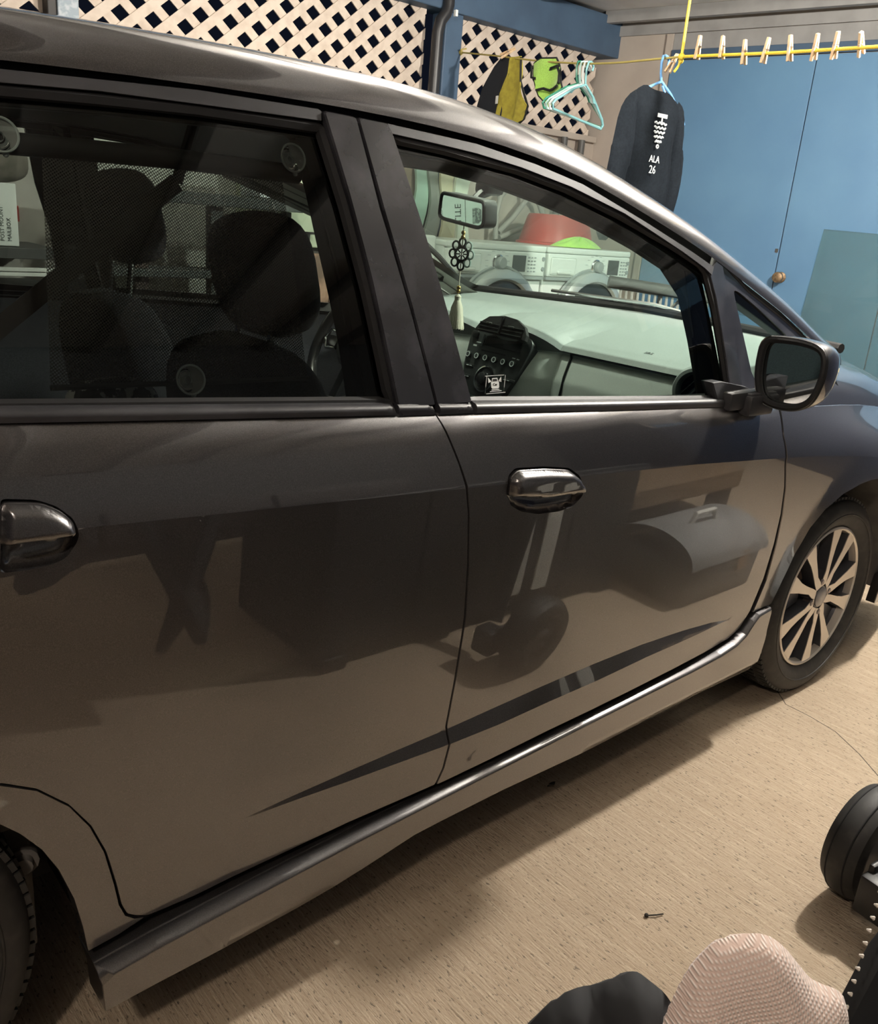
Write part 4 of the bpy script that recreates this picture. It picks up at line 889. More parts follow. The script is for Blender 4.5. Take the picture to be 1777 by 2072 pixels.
# tall boards with wavy edges leaning on the wall
bc = [((.56, .56, .48), .50, .10, 0, 'pale cream tall board leaning on the wall, furthest left seen through the front window'), ((.26, .20, .15), .60, .085, 0, 'brown tall board leaning on the wall beside the pale cream one'), ((.40, .55, .47), .685, .085, 1, 'mint green wavy tall board leaning on the wall'), ((.25, .26, .24), .765, .075, 1, 'grey wavy tall board leaning on the wall right of the mint one'), ((.55, .50, .36), .85, .09, 1, 'sand coloured wavy tall board leaning on the wall'), ((.58, .62, .52), .94, .09, 1, 'light greenish wavy tall board leaning on the wall nearest the pipes')]
for i, (c, x, wd, wav, lab) in enumerate(bc):
    pl_ = []
    zz = [.18+1.40*k/24 for k in range(25)]
    s = lambda z, p: .022*wav*math.sin(z*13+p)
    pl_ = [(x-wd/2+s(z, i), z) for z in zz]+[(x+wd/2+s(z, i+.7), z) for z in zz[::-1]]
    b = me_obj('tall_board', *extrude(pl_, frame((0, 2.975-.023*i, 0), (1, 0, 0), (0, 0, 1), (0, -1, 0)), .018, .002), mat('board%d' % i, c, .4), smooth=False, loc=(x, 2.93, .18)); tag(b, lab, 'board')
# push broom hanging on the far wall
br = thing('push_broom', 'dark push broom with pale bristles hung by the front right of the car', 'broom', (1.6, 1.9, .95)); bA = Vector((1.04, 1.85, 1.045)); bB = Vector((1.44, 1.515, 1.010))
me_obj('head', *tube([bA, bB], .030, 10), darkwood, br); me_obj('handle', *tube([(bA+bB)/2, Vector((1.24, 1.69, .012))], .012, 8), darkwood, br)
for k in range(16):
    p = bA.lerp(bB, .12+.055*k); me_obj('bristle_tuft', *tube([p+Vector((0, 0, -.02)), p+Vector((-.01, -.01, -.085))], [.006, .008], 6), MATS['pipe_grey'], br)
wpA = me_obj('wiper', *join(tube([(.05, .35, 1.005), (-.02, .80, 1.06), (-.02, 1.25, 1.055)], .006, 6), tube([(-.03, .62, 1.05), (.02, .74, 1.075), (.06, .80, 1.035)], .006, 6)), chrome, CAR)

# ---- shelf bay beside the driver's side
shelf_m = mat('dark_shelf_board', (.055, .06, .06), .6); cream = mat('cream_panel', (.62, .66, .50), .6, noise=(2, (.56, .60, .46), .4, .6)); pw = mat('shelf_wood_red', (.06, .035, .03), .6)
sr = thing('shelf_unit', 'dark wooden wall shelves seen through the rear window, with posts', 'shelf', (-.8, 2.7, 0))
me_obj('shelf_board', *box(-1.15, -.225, 2.45, 2.65, 1.242, 1.288, .003), shelf_m, sr, smooth=False)
me_obj('shelf_board', *box(-1.15, -.30, 2.45, 2.65, .96, .99, .003), shelf_m, sr, smooth=False)
for x in (-.70, -1.02): me_obj('shelf_post', *box(x-.025, x+.03, 2.50, 2.55, 0, 1.24, .003), pw if x < -.8 else shelf_m, sr, smooth=False)
me_obj('shelf_post', *box(-.335, -.30, 2.58, 2.62, 0, 1.24, .003), shelf_m, sr, smooth=False)
cab = thing('cream_cupboard', 'tall cream cupboard standing past the shelves on the driver side', 'cupboard', (.0, 2.8, 0))
me_obj('body', *box(-.36, .15, 2.70, 3.0, 1.09, 1.80, .006), cream, cab, smooth=False); me_obj('lower_body', *box(-.36, .15, 2.70, 3.0, 0, 1.075, .006), darkwood, cab, smooth=False)
me_obj('edge_tube', *tube([(-.335, 2.68, .9), (-.335, 2.68, 1.8)], .022, 12), mat('off_white', (.62, .62, .58), .4), cab)
me_obj('hook', *join(box(-.165, -.15, 2.66, 2.69, 1.08, 1.16), box(-.165, -.12, 2.66, 2.69, 1.15, 1.16)), core, cab, smooth=False)
pc = me_obj('picture', *box(-.14, .14, 2.684, 2.699, .84, 1.065, .002), mat('map_print', (.52, .30, .22), .6, noise=(6, (.20, .12, .09), .52, .60)), smooth=False, loc=(0, 2.365, .86)); tag(pc, 'small orange-brown picture standing low beyond the headrest', 'picture')
# things on and under the shelf
def jar(x, y, z, c, nm, lab, h, r):
    t = thing(nm, lab, nm.split('_')[-1], (x, y, z)); me_obj('body', *lathe([(r, 0), (r, h*.8), (r*.7, h*.9), (r*.7, h)], 20, Matrix.Translation((x, y, z))), mat(nm+'_c', c, .4), t); me_obj('cap', *lathe([(r*.8, h), (r*.8, h*1.12)], 20, Matrix.Translation((x, y, z))), grey_pl, t); return t
jar(-.595, 2.56, .992, (.42, .03, .04), 'red_canister', 'red canister on the lower shelf between two shelf posts', .15, .055)
jar(-.50, 2.56, .992, (.62, .68, .74), 'pale_bottle', 'pale blue-white bottle on the lower shelf right of the red canister', .18, .05)
pb = thing('paper_box', 'white paper box with printed lines on the upper shelf', 'box', (-.42, 2.6, 1.29)); me_obj('carton', *box(-.52, -.355, 2.47, 2.64, 1.290, 1.42, .003), mat('paper_white', (.66, .70, .74), .6), pb, smooth=False); me_obj('print_mark', *box(-.49, -.43, 2.468, 2.471, 1.34, 1.346), darkpl, pb, smooth=False)
me_obj('print_mark', *box(-.40, -.37, 2.468, 2.471, 1.37, 1.39), redp, pb, smooth=False)
wsh = me_obj('wall_panel', *box(-2.9, -.36, 2.98, 3.04, .80, 1.80, .003), mat('white_wall_panel', (.46, .45, .42), .6, noise=(5, (.36, .35, .33), .4, .65)), smooth=False, loc=(-1.6, 3.0, .8)); tag(wsh, 'pale wall panel behind the shelves and boxes on the driver side', 'panel')
# mailbox carton, printed sideways
carton = mat('white_carton', (.78, .84, .82), .55); pr = mat('carton_print', (.05, .06, .06), .6)
mb = thing('mailbox_carton', 'white mailbox carton printed with sideways black lettering beyond the rear window', 'box', (-1.60, 2.7, 1.045))
me_obj('carton', *box(-1.80, -1.436, 2.60, 2.86, 1.045, 1.262, .003), carton, mb, smooth=False)
def side_text(s, x, z, size):     # text reading upwards
    return text_vf(s, size, frame((x, 2.5985, z), (0, 0, 1), (-1, 0, 0), (0, -1, 0)), .0004)
for s, x, z, size in (('ELITE', -1.586, 1.095, .044), ('WHITE', -1.536, 1.062, .019), ('GALVANIZED STEEL', -1.510, 1.062, .019), ('POST MOUNT', -1.486, 1.062, .019), ('MAILBOX', -1.462, 1.062, .019)):
    me_obj('lettering', *side_text(s, x, z, size), pr, mb, smooth=False)
me_obj('rule', *join(box(-1.640, -1.638, 2.5985, 2.600, 1.06, 1.24), box(-1.745, -1.743, 2.5985, 2.6, 1.06, 1.24)), pr, mb, smooth=False)
me_obj('crest', *extrude([(-1.72, 1.115), (-1.72, 1.165), (-1.705, 1.175), (-1.675, 1.175), (-1.675, 1.105), (-1.705, 1.105)], frame((0, 2.5998, 0), (1, 0, 0), (0, 0, 1), (0, -1, 0)), .0012), mat('crest_grey', (.16, .18, .18), .6, noise=(90, (.45, .50, .48), .5, .55)), mb, smooth=False)
rk = thing('storage_rack', 'dark metal rack under the mailbox carton with white drawer fronts', 'rack', (-1.7, 2.7, 0))
me_obj('shelf', *box(-2.3, -1.30, 2.55, 2.95, 1.005, 1.043, .002), shelf_m, rk, smooth=False); me_obj('shelf', *box(-2.3, -1.30, 2.55, 2.95, .0, .90, .002), shelf_m, rk, smooth=False)
for k in range(2): me_obj('drawer_front', *box(-2.28, -1.31, 2.535, 2.56, .945+k*.017, .958+k*.017, .001), enamel, rk, smooth=False)
rb = me_obj('red_sign', *box(-1.39, -1.335, 2.93, 2.95, 1.12, 1.18, .001), redp, smooth=False, loc=(-1.36, 2.94, 1.12)); tag(rb, 'small red and white label on the pale wall behind the car', 'label')
bg = me_obj('cloth_bag', *ellipsoid_box((-1.52, 2.72, 1.335), (.16, .10, .075), 3), mat('olive_bag', (.10, .095, .08), .9, noise=(25, (.16, .15, .13), .4, .6)), loc=(-1.52, 2.72, 1.262), auto=0); tag(bg, 'dark olive cloth bag lying on top of the mailbox carton', 'bag')

# ------------------------------------------------------------ clothesline
LA = Vector((.955, 2.98, 2.10)); K = Vector((.571, 1.277, 1.914)); E_ = Vector((.46, .39, 1.868)); E2 = Vector((.36, -.6, 1.84))
ldir = Vector((K.x-LA.x, K.y-LA.y, 0)).normalized()
sagp = [(-.0, 2.112), (.337, 2.063), (.801, 1.990), (1.156, 1.946), (1.363, 1.930), (1.745, 1.914)]
def onl(t): return Vector((LA.x, LA.y, 0))+ldir*t+Vector((0, 0, lerp_pts(sagp, t)))
yel = mat('yellow_cord', (.80, .60, .06), .6, noise=(400, (.62, .44, .04), .4, .6)); yold = mat('old_yellow_cord', (.42, .34, .10), .8)
cl = thing('clothesline', 'yellow cord clothesline tied to the blue post and knotted to a hanging cord', 'clothesline', LA)
me_obj('cord', *tube([onl(t/20*1.745) for t in range(21)], .004, 6), yold, cl); me_obj('cord', *tube([K, K.lerp(E_, .5)+Vector((0, 0, -.004)), E_, E2], .0055, 8), yel, cl)
me_obj('hanging_cord', *tube([K, (.570, 1.277, 2.10), (.570, 1.277, 2.52)], .0055, 8), yel, cl)
me_obj('knot', *join(ball(K, .013), ball(K+Vector((.006, .004, -.013)), .010), tube([K, K+Vector((.004, .01, -.03)), K+Vector((-.006, .02, -.052))], .005, 6)), yel, cl)
me_obj('post_knot', *join(ball(LA+Vector((0, 0, .012)), .012), tube([LA, LA+Vector((-.02, -.02, .02)), LA+Vector((.01, -.03, .03))], .004, 6)), yold, cl)
pinwood = mat('pin_wood', (.66, .48, .30), .6, noise=(60, (.56, .38, .22), .4, .6)); steel = mat('spring_steel', (.55, .55, .55), .3, 1)
def pin(label, group=None):
    p = thing('clothespin', label, 'clothespin', (0, 0, 0), group)
    for s in (1, -1):
        me_obj('leg', *xf(box(-.005, .005, -.0035, .0035, -.04, .04, .001), Matrix.Translation((0, s*.0065, 0)) @ Matrix.Rotation(s*.10, 4, 'X')), pinwood, p, smooth=False)
    me_obj('spring', *tube([Vector((.0085*math.cos(k*.9), (.010)*math.sin(k*.9), .002+(k-6)*.0004)) for k in range(14)], .0012, 5), steel, p)
    return p
def dup(root, loc, rot, label, group=None):
    r = root.copy(); COL.objects.link(r); r.location = loc; r.rotation_euler = rot; r['label'] = label
    if group: r['group'] = group
    for c in list(root.children):
        k = c.copy(); COL.objects.link(k); k.parent = r
        for g in c.children: h = g.copy(); COL.objects.link(h); h.parent = k
    return r
pp = [(1.201, 1.938, 0, 0), (1.090, 1.928, .15, .25), (.988, 1.903, -.05, .1), (.898, 1.900, .0, -.1), (.802, 1.898, -.12, .1), (.705, 1.892, -.35, -.25), (.632, 1.890, -.30, -.2), (.544, 1.886, -.75, -.35)]
ords = ['first', 'second', 'third', 'fourth', 'fifth', 'sixth', 'seventh', 'eighth and most tilted']
p0 = pin('wooden clothespin on the yellow cord, first right of the yellow knot', 'clothespins on the yellow cord')
dl = (E_-K)
for i, (y, z, tx, ty) in enumerate(pp):
    x = K.x+dl.x*(y-K.y)/dl.y; rot = (tx, ty, 1.45)
    if i == 0: p0.location = (x, y, z); p0.rotation_euler = rot
    else: dup(p0, (x, y, z), rot, 'wooden clothespin on the yellow cord, %s right of the yellow knot' % ords[i])
t0 = onl(.47); dup(p0, t0+Vector((0, -.01, .02)), (1.0, .5, .3), 'wooden clothespin lying across the line above the black and yellow towels')
t0 = onl(1.70); dup(p0, t0+Vector((0, 0, -.02)), (.2, .5, .3), 'wooden clothespin half hidden behind the blue hanger')
# towels: hung along the line
def hung(name, lab, pl, m, edge, depth, folds, cat='towel', flip=1):
    """pl = (t, z) outline along the line; gathered at the line, folding outwards"""
    N = Vector((ldir.y, -ldir.x, 0)); N = -N if N.x > 0 else N
    B = resample(pl, .012); cx = sum(p[0] for p in B)/len(B); n = len(B); zt = max(p[1] for p in B); zb = min(p[1] for p in B)
    pts = [Vector(p) for p in B]; ed = [(i, (i+1) % n) for i in range(n)]
    x0, x1 = min(p[0] for p in B), max(p[0] for p in B)
    a = x0
    while a < x1:
        b = zb
        while b < zt:
            if inpoly(a, b, B) and min(math.dist((a, b), q) for q in B) > .006: pts.append(Vector((a, b)))
            b += .011
        a += .011
    V2, _, F2, _, _, _ = delaunay_2d_cdt(pts, ed, [], 0, 1e-6); V, F = [], []
    def P(t, z, side):
        s = (zt-z)/(zt-zb); wv = math.sin((t-x0)/(x1-x0)*math.pi*folds+2*s)*depth*(.35+.65*s)
        return Vector((LA.x, LA.y, z))+ldir*t+N*(wv+side)
    good = [f for f in F2 if inpoly(sum(V2[i].x for i in f)/3, sum(V2[i].y for i in f)/3, B)]
    k = len(V2); V = [P(v.x, v.y, .003) for v in V2]+[P(v.x, v.y, -.003) for v in V2]
    F = [tuple(f) for f in good]+[tuple(i+k for i in f[::-1]) for f in good]
    q = me_obj(name, V, F, m, loc=onl(cx)+Vector((0, 0, zb-zt)), auto=0)
    me_obj('hem', *tube([P(t, z, 0) for t, z in B], .0045, 6, True), edge, q)
    tag(q, lab, cat); return q, P
navy = mat('navy_towel', (.014, .017, .024), .95, bump=(300, .5, .003)); mustard = mat('mustard_towel', (.42, .36, .05), .95, noise=(40, (.32, .27, .04), .4, .65), bump=(400, .5, .003)); hemb = mat('black_hem', (.010, .011, .012), .8)
q, P = hung('towel', 'black towel pegged on the clothesline next to the mustard one', [(.452, 2.066), (.519, 2.031), (.524, 1.961), (.500, 1.875), (.492, 1.775), (.447, 1.755), (.33, 1.70), (.26, 1.72), (.257, 1.834), (.292, 1.913), (.373, 2.008)], navy, navy, .02, 2.0)
q, P = hung('towel', 'mustard yellow towel with black hem pegged on the clothesline', [(.525, 2.03), (.592, 2.032), (.633, 1.919), (.705, 1.806), (.69, 1.753), (.595, 1.70), (.456, 1.70), (.481, 1.876), (.52, 1.962)], mustard, mustard, .03, 2.6)
me_obj('black_hem', *tube([P(t, z, 0) for t, z in ((.592, 2.03), (.633, 1.919), (.707, 1.806), (.692, 1.753), (.595, 1.70))], .006, 6), hemb, q); me_obj('care_tag', *xf(box(-.012, .012, -.001, .001, -.018, .018), Matrix.Translation(P(.485, 1.845, .02)) @ rotz(1.3)), white, q, smooth=False)
q, P = hung('cloth', 'lime green microfibre cloth with black piping folded over the clothesline', [(.733, 1.988), (.80, 2.002), (.901, 1.996), (.960, 1.93), (1.005, 1.865), (.979, 1.82), (.929, 1.778), (.864, 1.790), (.80, 1.845), (.775, 1.90), (.75, 1.941)], lime, hemb, .022, 2.2, 'cloth')
me_obj('piping', *tube([P(t, z, .012) for t, z in ((.735, 1.975), (.755, 1.925), (.81, 1.912), (.865, 1.925), (.880, 1.955), (.93, 1.96), (.975, 1.925), (.99, 1.88))], .006, 6), hemb, q); me_obj('piping', *tube([P(t, z, .016) for t, z in ((.80, 1.868), (.84, 1.873), (.885, 1.862), (.94, 1.862), (.985, 1.87))], .006, 6), hemb, q)
me_obj('flap', *gridmesh(lambda u, v: P(.80+.165*u, 1.955-.085*v-.012*math.sin(3*u), .014+.006*math.sin(4*u+2*v)), 16, 10), lime, q, auto=0)
# empty hangers (hang across the line)
def hanger(label, m, group=None):
    h = thing('coat_hanger', label, 'hanger', (0, 0, 0), group)      # origin at the hook's seat, plane = x,z
    me_obj('hook', *tube([(.024, 0, -.022), (.026, 0, -.006), (.014, 0, .006), (0, 0, .008), (-.014, 0, .004), (-.018, 0, -.02), (-.012, 0, -.055), (0, 0, -.085)], .005, 8), m, h)
    me_obj('frame', *tube([(0, 0, -.082), (.07, 0, -.115), (.175, 0, -.185), (.19, 0, -.205), (.18, 0, -.222), (0, 0, -.222), (-.18, 0, -.222), (-.19, 0, -.205), (-.175, 0, -.185), (-.07, 0, -.115)], .0055, 8, True), m, h)
    me_obj('strap_notch', *join(tube([(.07, 0, -.117), (.085, 0, -.135), (.10, 0, -.135)], .004, 6), tube([(-.07, 0, -.117), (-.085, 0, -.135), (-.10, 0, -.135)], .004, 6)), m, h); return h
hm = [mat('hanger_green', (.03, .20, .13), .35), mat('hanger_mint', (.36, .56, .52), .35), mat('hanger_white', (.70, .74, .74), .35), mat('hanger_teal', (.17, .36, .38), .35)]
for i, (m, nm, dt) in enumerate(zip(hm, ('dark green', 'mint', 'white', 'grey-teal'), (1.10, 1.125, 1.15, 1.175))):
    h = hanger('%s plastic hanger in the empty bunch, %s' % (nm, ('furthest from the shirt', 'second from the towels', 'third from the towels', 'nearest the shirt')[i]), m, 'empty hangers on the line'); h.location = onl(dt)+Vector((0, 0, .0)); h.rotation_euler = (.05*i-.08, .10, -.06+.05*i)
# sweatshirt on its blue hanger: hangs in the plane y = const, facing the camera
blueh = mat('hanger_blue', (.16, .38, .72), .35)
hb = hanger('blue plastic hanger carrying the black sweatshirt', blueh); hb.location = onl(1.66)+Vector((-.005, 0, .0)); hb.rotation_euler = (0, .04, .0)
me_obj('loop', *tube([(.0, -.008, -.098), (.016, -.012, -.118), (.012, -.012, -.138), (-.008, -.010, -.138), (-.014, -.008, -.128)], .0045, 8), blueh, hb)
shirt_m = mat('sweatshirt_black', (.005, .007, .010), .9, noise=(120, (.008, .011, .015), .4, .6), bump=(250, .3, .002), spec=.12)
SY = hb.location.y-.012
shirt = thing('sweatshirt', 'black long-sleeved sweatshirt with white print, hung before the blue door', 'shirt', (.54, SY, 1.3))
def shirt_part(nm, pl, d0, d1, wrinkle, seed):
    B = resample(smooth_poly(pl, 1), .014); n = len(B); pts = [Vector(p) for p in B]; ed = [(i, (i+1) % n) for i in range(n)]
    x0, x1 = min(p[0] for p in B), max(p[0] for p in B); z0, z1 = min(p[1] for p in B), max(p[1] for p in B); a = x0
    while a < x1:
        b = z0
        while b < z1:
            if inpoly(a, b, B) and min(math.dist((a, b), q) for q in B) > .008: pts.append(Vector((a, b)))
            b += .014
        a += .014
    V2, _, F2, _, _, _ = delaunay_2d_cdt(pts, ed, [], 0, 1e-6)
    good = [f for f in F2 if inpoly(sum(V2[i].x for i in f)/3, sum(V2[i].y for i in f)/3, B)]
    def dep(p):
        d = min(math.dist(p, q) for q in B); return d1*math.sqrt(min(1, d/.07))
    D = [dep((v.x, v.y)) for v in V2]
    wr = lambda v: wrinkle*(math.sin(v.x*38+v.y*9+seed)+.6*math.sin(v.y*26-v.x*20+2*seed))*min(1, (1.80-v.y)/.2)
    V = [Vector((v.x, SY+d0-D[i]-wr(v)*min(1, D[i]/d1*1.2), v.y)) for i, v in enumerate(V2)]+[Vector((v.x, SY+d0+D[i]*.6, v.y)) for i, v in enumerate(V2)]; k = len(V2)
    return me_obj(nm, V, [tuple(f) for f in good]+[tuple(i+k for i in f[::-1]) for f in good], shirt_m, shirt, auto=0)
shirt_part('body', [(.475, 1.812), (.52, 1.800), (.57, 1.798), (.615, 1.803), (.68, 1.775), (.715, 1.755), (.70, 1.60), (.70, 1.40), (.69, 1.24), (.42, 1.24), (.42, 1.45), (.405, 1.60), (.375, 1.745), (.42, 1.785)], 0, .035, .006, 1)
shirt_part('sleeve', [(.42, 1.790), (.36, 1.755), (.325, 1.70), (.312, 1.60), (.296, 1.48), (.29, 1.34), (.285, 1.24), (.37, 1.24), (.40, 1.36), (.42, 1.50), (.425, 1.65)], -.012, .034, .007, 3)
shirt_part('sleeve', [(.67, 1.782), (.715, 1.760), (.735, 1.70), (.742, 1.62), (.765, 1.60), (.772, 1.53), (.750, 1.42), (.735, 1.24), (.665, 1.24), (.668, 1.42), (.675, 1.52), (.66, 1.66)], -.010, .034, .009, 5)
def spr(nm, VF): return me_obj(nm, *VF, MATS['print_white'], shirt, smooth=False)
px0, ySh = .543, SY-.046
PF = lambda x, z: frame((x, ySh, z), (1, 0, .0), (0, 0, 1), (0, -1, 0))
spr('print_bar', xf(box(-.030, .030, -.006, .008, 0, .0015), PF(px0, 1.706))); spr('print_bar', xf(box(-.004, .004, -.018, 0, 0, .0015), PF(px0, 1.702)))
for k, (hw, zz) in enumerate(((.036, 1.680), (.034, 1.664), (.031, 1.648), (.027, 1.632), (.018, 1.616))):
    spr('print_squiggle', tube([PF(px0-.004, zz) @ Vector((-hw+2*hw*t/10, .0035*math.sin(t*1.9+k), 0)) for t in range(11)], .0038, 5))
spr('print_ring', tube([PF(px0-.004, 1.598) @ Vector((.006*math.cos(a), .006*math.sin(a), 0)) for a in [2*math.pi*i/12 for i in range(12)]], .0028, 5, True))
spr('print_word', text_vf('ALA', .036, PF(px0-.010, 1.540), .0008, 'CENTER')); spr('print_word', text_vf('26', .042, PF(px0-.014, 1.500), .0008, 'CENTER'))
# sheet of glass leaning on the door
gp = me_obj('glass_pane', *xf(extrude([(1.545, .10), (2.30, .10), (2.29, 1.385), (1.532, 1.385)] if False else [(1.46, .02), (2.25, .02), (2.30, 1.37), (1.532, 1.384)], frame((0, .05, 0), (1, 0, 0), (0, -.02, 1), (0, 1, 0)), .006), WM), glass_mat('pane_green', (.80, .93, .90), .03, 1.5, .09), smooth=False, loc=C0+UD*1.9); tag(gp, 'tall greenish sheet of glass leaning on the blue door', 'glass')
yb = thing('slatted_bench', 'cream slatted wooden bench before the blue door, just past the car bonnet', 'bench', C0+UD*2.55+ON*.35)
for k in range(6): me_obj('slat', *wbox(2.18, 2.9, .30, .325, .40+.055*k, .44+.055*k, .003), mat('cream_slat', (.72, .60, .32), .6) if k == 0 else MATS['cream_slat'], yb, smooth=False)
for u in (2.2, 2.86): me_obj('upright', *wbox(u, u+.03, .28, .30, 0, .72, .003), MATS['cream_slat'], yb, smooth=False)

# ------------------------------------------------------------ near side: photographer, wheelchair, what the doors mirror
black_m = mat('chair_black', (.012, .012, .013), .45); blackf = mat('black_fabric', (.012, .013, .015), .9)
wc = thing('wheelchair', 'black wheelchair of the photographer, front caster and leg rest in view', 'wheelchair', (-1.6, -.9, 0))
CW = frame((-.735, -.452, .126), Vector((.993, -.12, 0)), (0, 0, 1), Vector((-.12, -.993, 0)))
cs = me_obj('caster_wheel', *lathe([(.070, -.036), (.092, -.042), (.112, -.036), (.123, -.018), (.125, 0), (.123, .018), (.112, .036), (.092, .042), (.070, .036)], 48, CW, False), tyre_m, wc)
me_obj('groove', *join(tube([CW @ Vector((.1225*math.cos(2*math.pi*k/48), .1225*math.sin(2*math.pi*k/48), .018)) for k in range(48)], .002, 5, True), tube([CW @ Vector((.1225*math.cos(2*math.pi*k/48), .1225*math.sin(2*math.pi*k/48), -.018)) for k in range(48)], .002, 5, True)), core, cs)
me_obj('hub', *lathe([(.072, -.02), (.03, -.03), (.02, -.04), (.02, .04), (.03, .03), (.072, .02)], 24, CW, False), mat('hub_grey', (.07, .065, .065), .5), cs)
me_obj('fork', *join(xf(box(-.10, .05, -.02, .025, .052, .066, .006), CW), xf(box(-.125, -.06, -.075, .01, .052, .12, .008), CW)), black_m, wc)
me_obj('frame_tube', *tube([(-.78, -.57, .12), (-.70, -.62, .30), (-.62, -.66, .5)], .022, 10), black_m, wc)
me_obj('leg_rest', *xf(box(-.09, .09, -.22, .22, -.02, .02, .015, 3), frame((-1.665, -.83, .44), Vector((.35, -.72, .30)).normalized(), Vector((-.35, -.20, .9)).normalized(), Vector((-.8, -.45, -.3)).normalized())), blackf, wc)
tt = []
for k in range(14): tt.append(lathe([(.0026, 0), (.0009, .0042), (0, .0046)], 5, axes(Vector((-1.585, -.728, .655)).lerp(Vector((-1.66, -.748, .50)), k/13), (-.5, .75, .2)), False))
o = me_obj('zip_teeth', *join(*tt), mat('zip', (.55, .50, .44), .5), wc); o['kind'] = 'stuff'
me_obj('side_panel', *join(extrude([(0, 0), (.02, .08), (.06, .16), (.12, .22), (.14, .05), (.13, -.3), (.02, -.35)], frame((-1.655, -.750, .515), Vector((.60, -.50, .12)).normalized(), Vector((.20, .08, .97)).normalized(), Vector((.6, .75, -.2)).normalized()), .03, .004)), blackf, wc)
# person: only the raised foot in a knitted sock and a trouser knee are in view
knit = mat('waffle_knit', (.66, .55, .50), .95, sheen=.3)
def knit_nodes():
    t = knit.node_tree; b = t.nodes['Principled BSDF']; tc = nn(t, 'ShaderNodeTexCoord'); mp = nn(t, 'ShaderNodeMapping'); mp.inputs['Rotation'].default_value = (.35, .2, .55); t.links.new(tc.outputs['Object'], mp.inputs[0])
    f = []
    for d in ('X', 'Z'):
        wv = nn(t, 'ShaderNodeTexWave', bands_direction=d); wv.inputs['Scale'].default_value = 105; wv.inputs['Distortion'].default_value = .6; wv.inputs['Detail'].default_value = 1; t.links.new(mp.outputs[0], wv.inputs[0]); f.append(wv.outputs['Fac'])
    ml = nn(t, 'ShaderNodeMath', operation='MULTIPLY'); t.links.new(f[0], ml.inputs[0]); t.links.new(f[1], ml.inputs[1])
    mx = nn(t, 'ShaderNodeMix', data_type='RGBA'); mx.inputs[6].default_value = (.62, .47, .41, 1); mx.inputs[7].default_value = (.90, .82, .77, 1); t.links.new(ml.outputs[0], mx.inputs[0]); t.links.new(mx.outputs[2], b.inputs['Base Color'])
    bp = nn(t, 'ShaderNodeBump'); bp.inputs['Strength'].default_value = .9; bp.inputs['Distance'].default_value = .0012; t.links.new(ml.outputs[0], bp.inputs['Height']); t.links.new(bp.outputs[0], b.inputs['Normal'])
knit_nodes()
pe = thing('person', 'seated person, one raised foot in a beige knitted sock and a black trouser knee showing', 'person', (-2.0, -.8, .4))
# foot outline in the plane that faces the sitter: e1 across the toes, e2 along the foot
F1 = Vector((.760, -.645, .081)).normalized(); F2 = Vector((.146, .290, .946)).normalized(); F3 = F1.cross(F2)
FO = Vector((-1.894, -.750, .725))
foot2 = [(-.015, .0425), (-.035, .037), (-.050, .022), (-.062, .005), (-.074, -.022), (-.085, -.06), (-.09, -.11), (.075, -.11), (.069, -.03), (.0655, -.008), (.060, -.001), (.048, .003), (.038, .008), (.030, .018), (.018, .033), (.004, .0425)]
def inflate(poly, O, a, b, c, depth, step=.004, front=1.0, back=.7, sm=1):
    B = resample(smooth_poly(poly, 1) if sm else fillet(poly, .006), step*1.2); n = len(B); pts = [Vector(p) for p in B]; ed = [(i, (i+1) % n) for i in range(n)]
    x0, x1 = min(p[0] for p in B), max(p[0] for p in B); z0, z1 = min(p[1] for p in B), max(p[1] for p in B); xx_ = x0
    while xx_ < x1:
        zz_ = z0
        while zz_ < z1:
            if inpoly(xx_, zz_, B) and min(math.dist((xx_, zz_), q) for q in B) > step*.6: pts.append(Vector((xx_, zz_)))
            zz_ += step
        xx_ += step
    V2, _, Fa, _, _, _ = delaunay_2d_cdt(pts, ed, [], 0, 1e-6)
    good = [f for f in Fa if inpoly(sum(V2[i].x for i in f)/3, sum(V2[i].y for i in f)/3, B)]
    D = []
    R = depth*1.5
    for v in V2:
        d = min(math.dist((v.x, v.y), q) for q in B); t = min(1, d/R); D.append(depth*math.sqrt(max(0, 1-(1-t)**2)))
    k = len(V2); lip = lambda v, d: (d*.14*math.sin(v.x*70) if v.y > -.03 else 0)
    V = [O+a*v.x+b*v.y+c*(D[i]*front+lip(v, D[i])) for i, v in enumerate(V2)]+[O+a*v.x+b*v.y-c*D[i]*back for i, v in enumerate(V2)]
    F = [tuple(f) for f in good]+[tuple(i+k for i in f[::-1]) for f in good]; bset = set(range(n))
    # weld the rim
    mp = {i+k: i for i in range(k) if D[i] < 1e-6}
    return V, [tuple(mp.get(i, i) for i in f) for f in F]
me_obj('sock', *inflate(foot2, FO, F1, F2, F3, .030), knit, pe, auto=0)
knee2 = [(-.118, -.10), (-.085, -.045), (-.050, -.008), (-.028, .006), (-.012, .0035), (.004, .014), (.026, .0235), (.046, .008), (.062, -.012), (.075, -.034), (.10, -.075), (.12, -.12), (.0, -.16), (-.13, -.13)]
def crease_knee():
    V, F = inflate(knee2, Vector((-1.938, -.645, .652)), F1, F2, F3, .045, .006, sm=0)
    out = []
    for v in V:
        p = v-Vector((-1.938, -.645, .652)); x, y = p.dot(F1), p.dot(F2); s = .010*math.exp(-((x+.012+.3*y)/.012)**2)+.007*math.exp(-((x-.035-.9*(y+.02))/.010)**2)
        out.append(v-F3*s)
    return out, F
me_obj('trouser_knee', *crease_knee(), blackf, pe, auto=0)
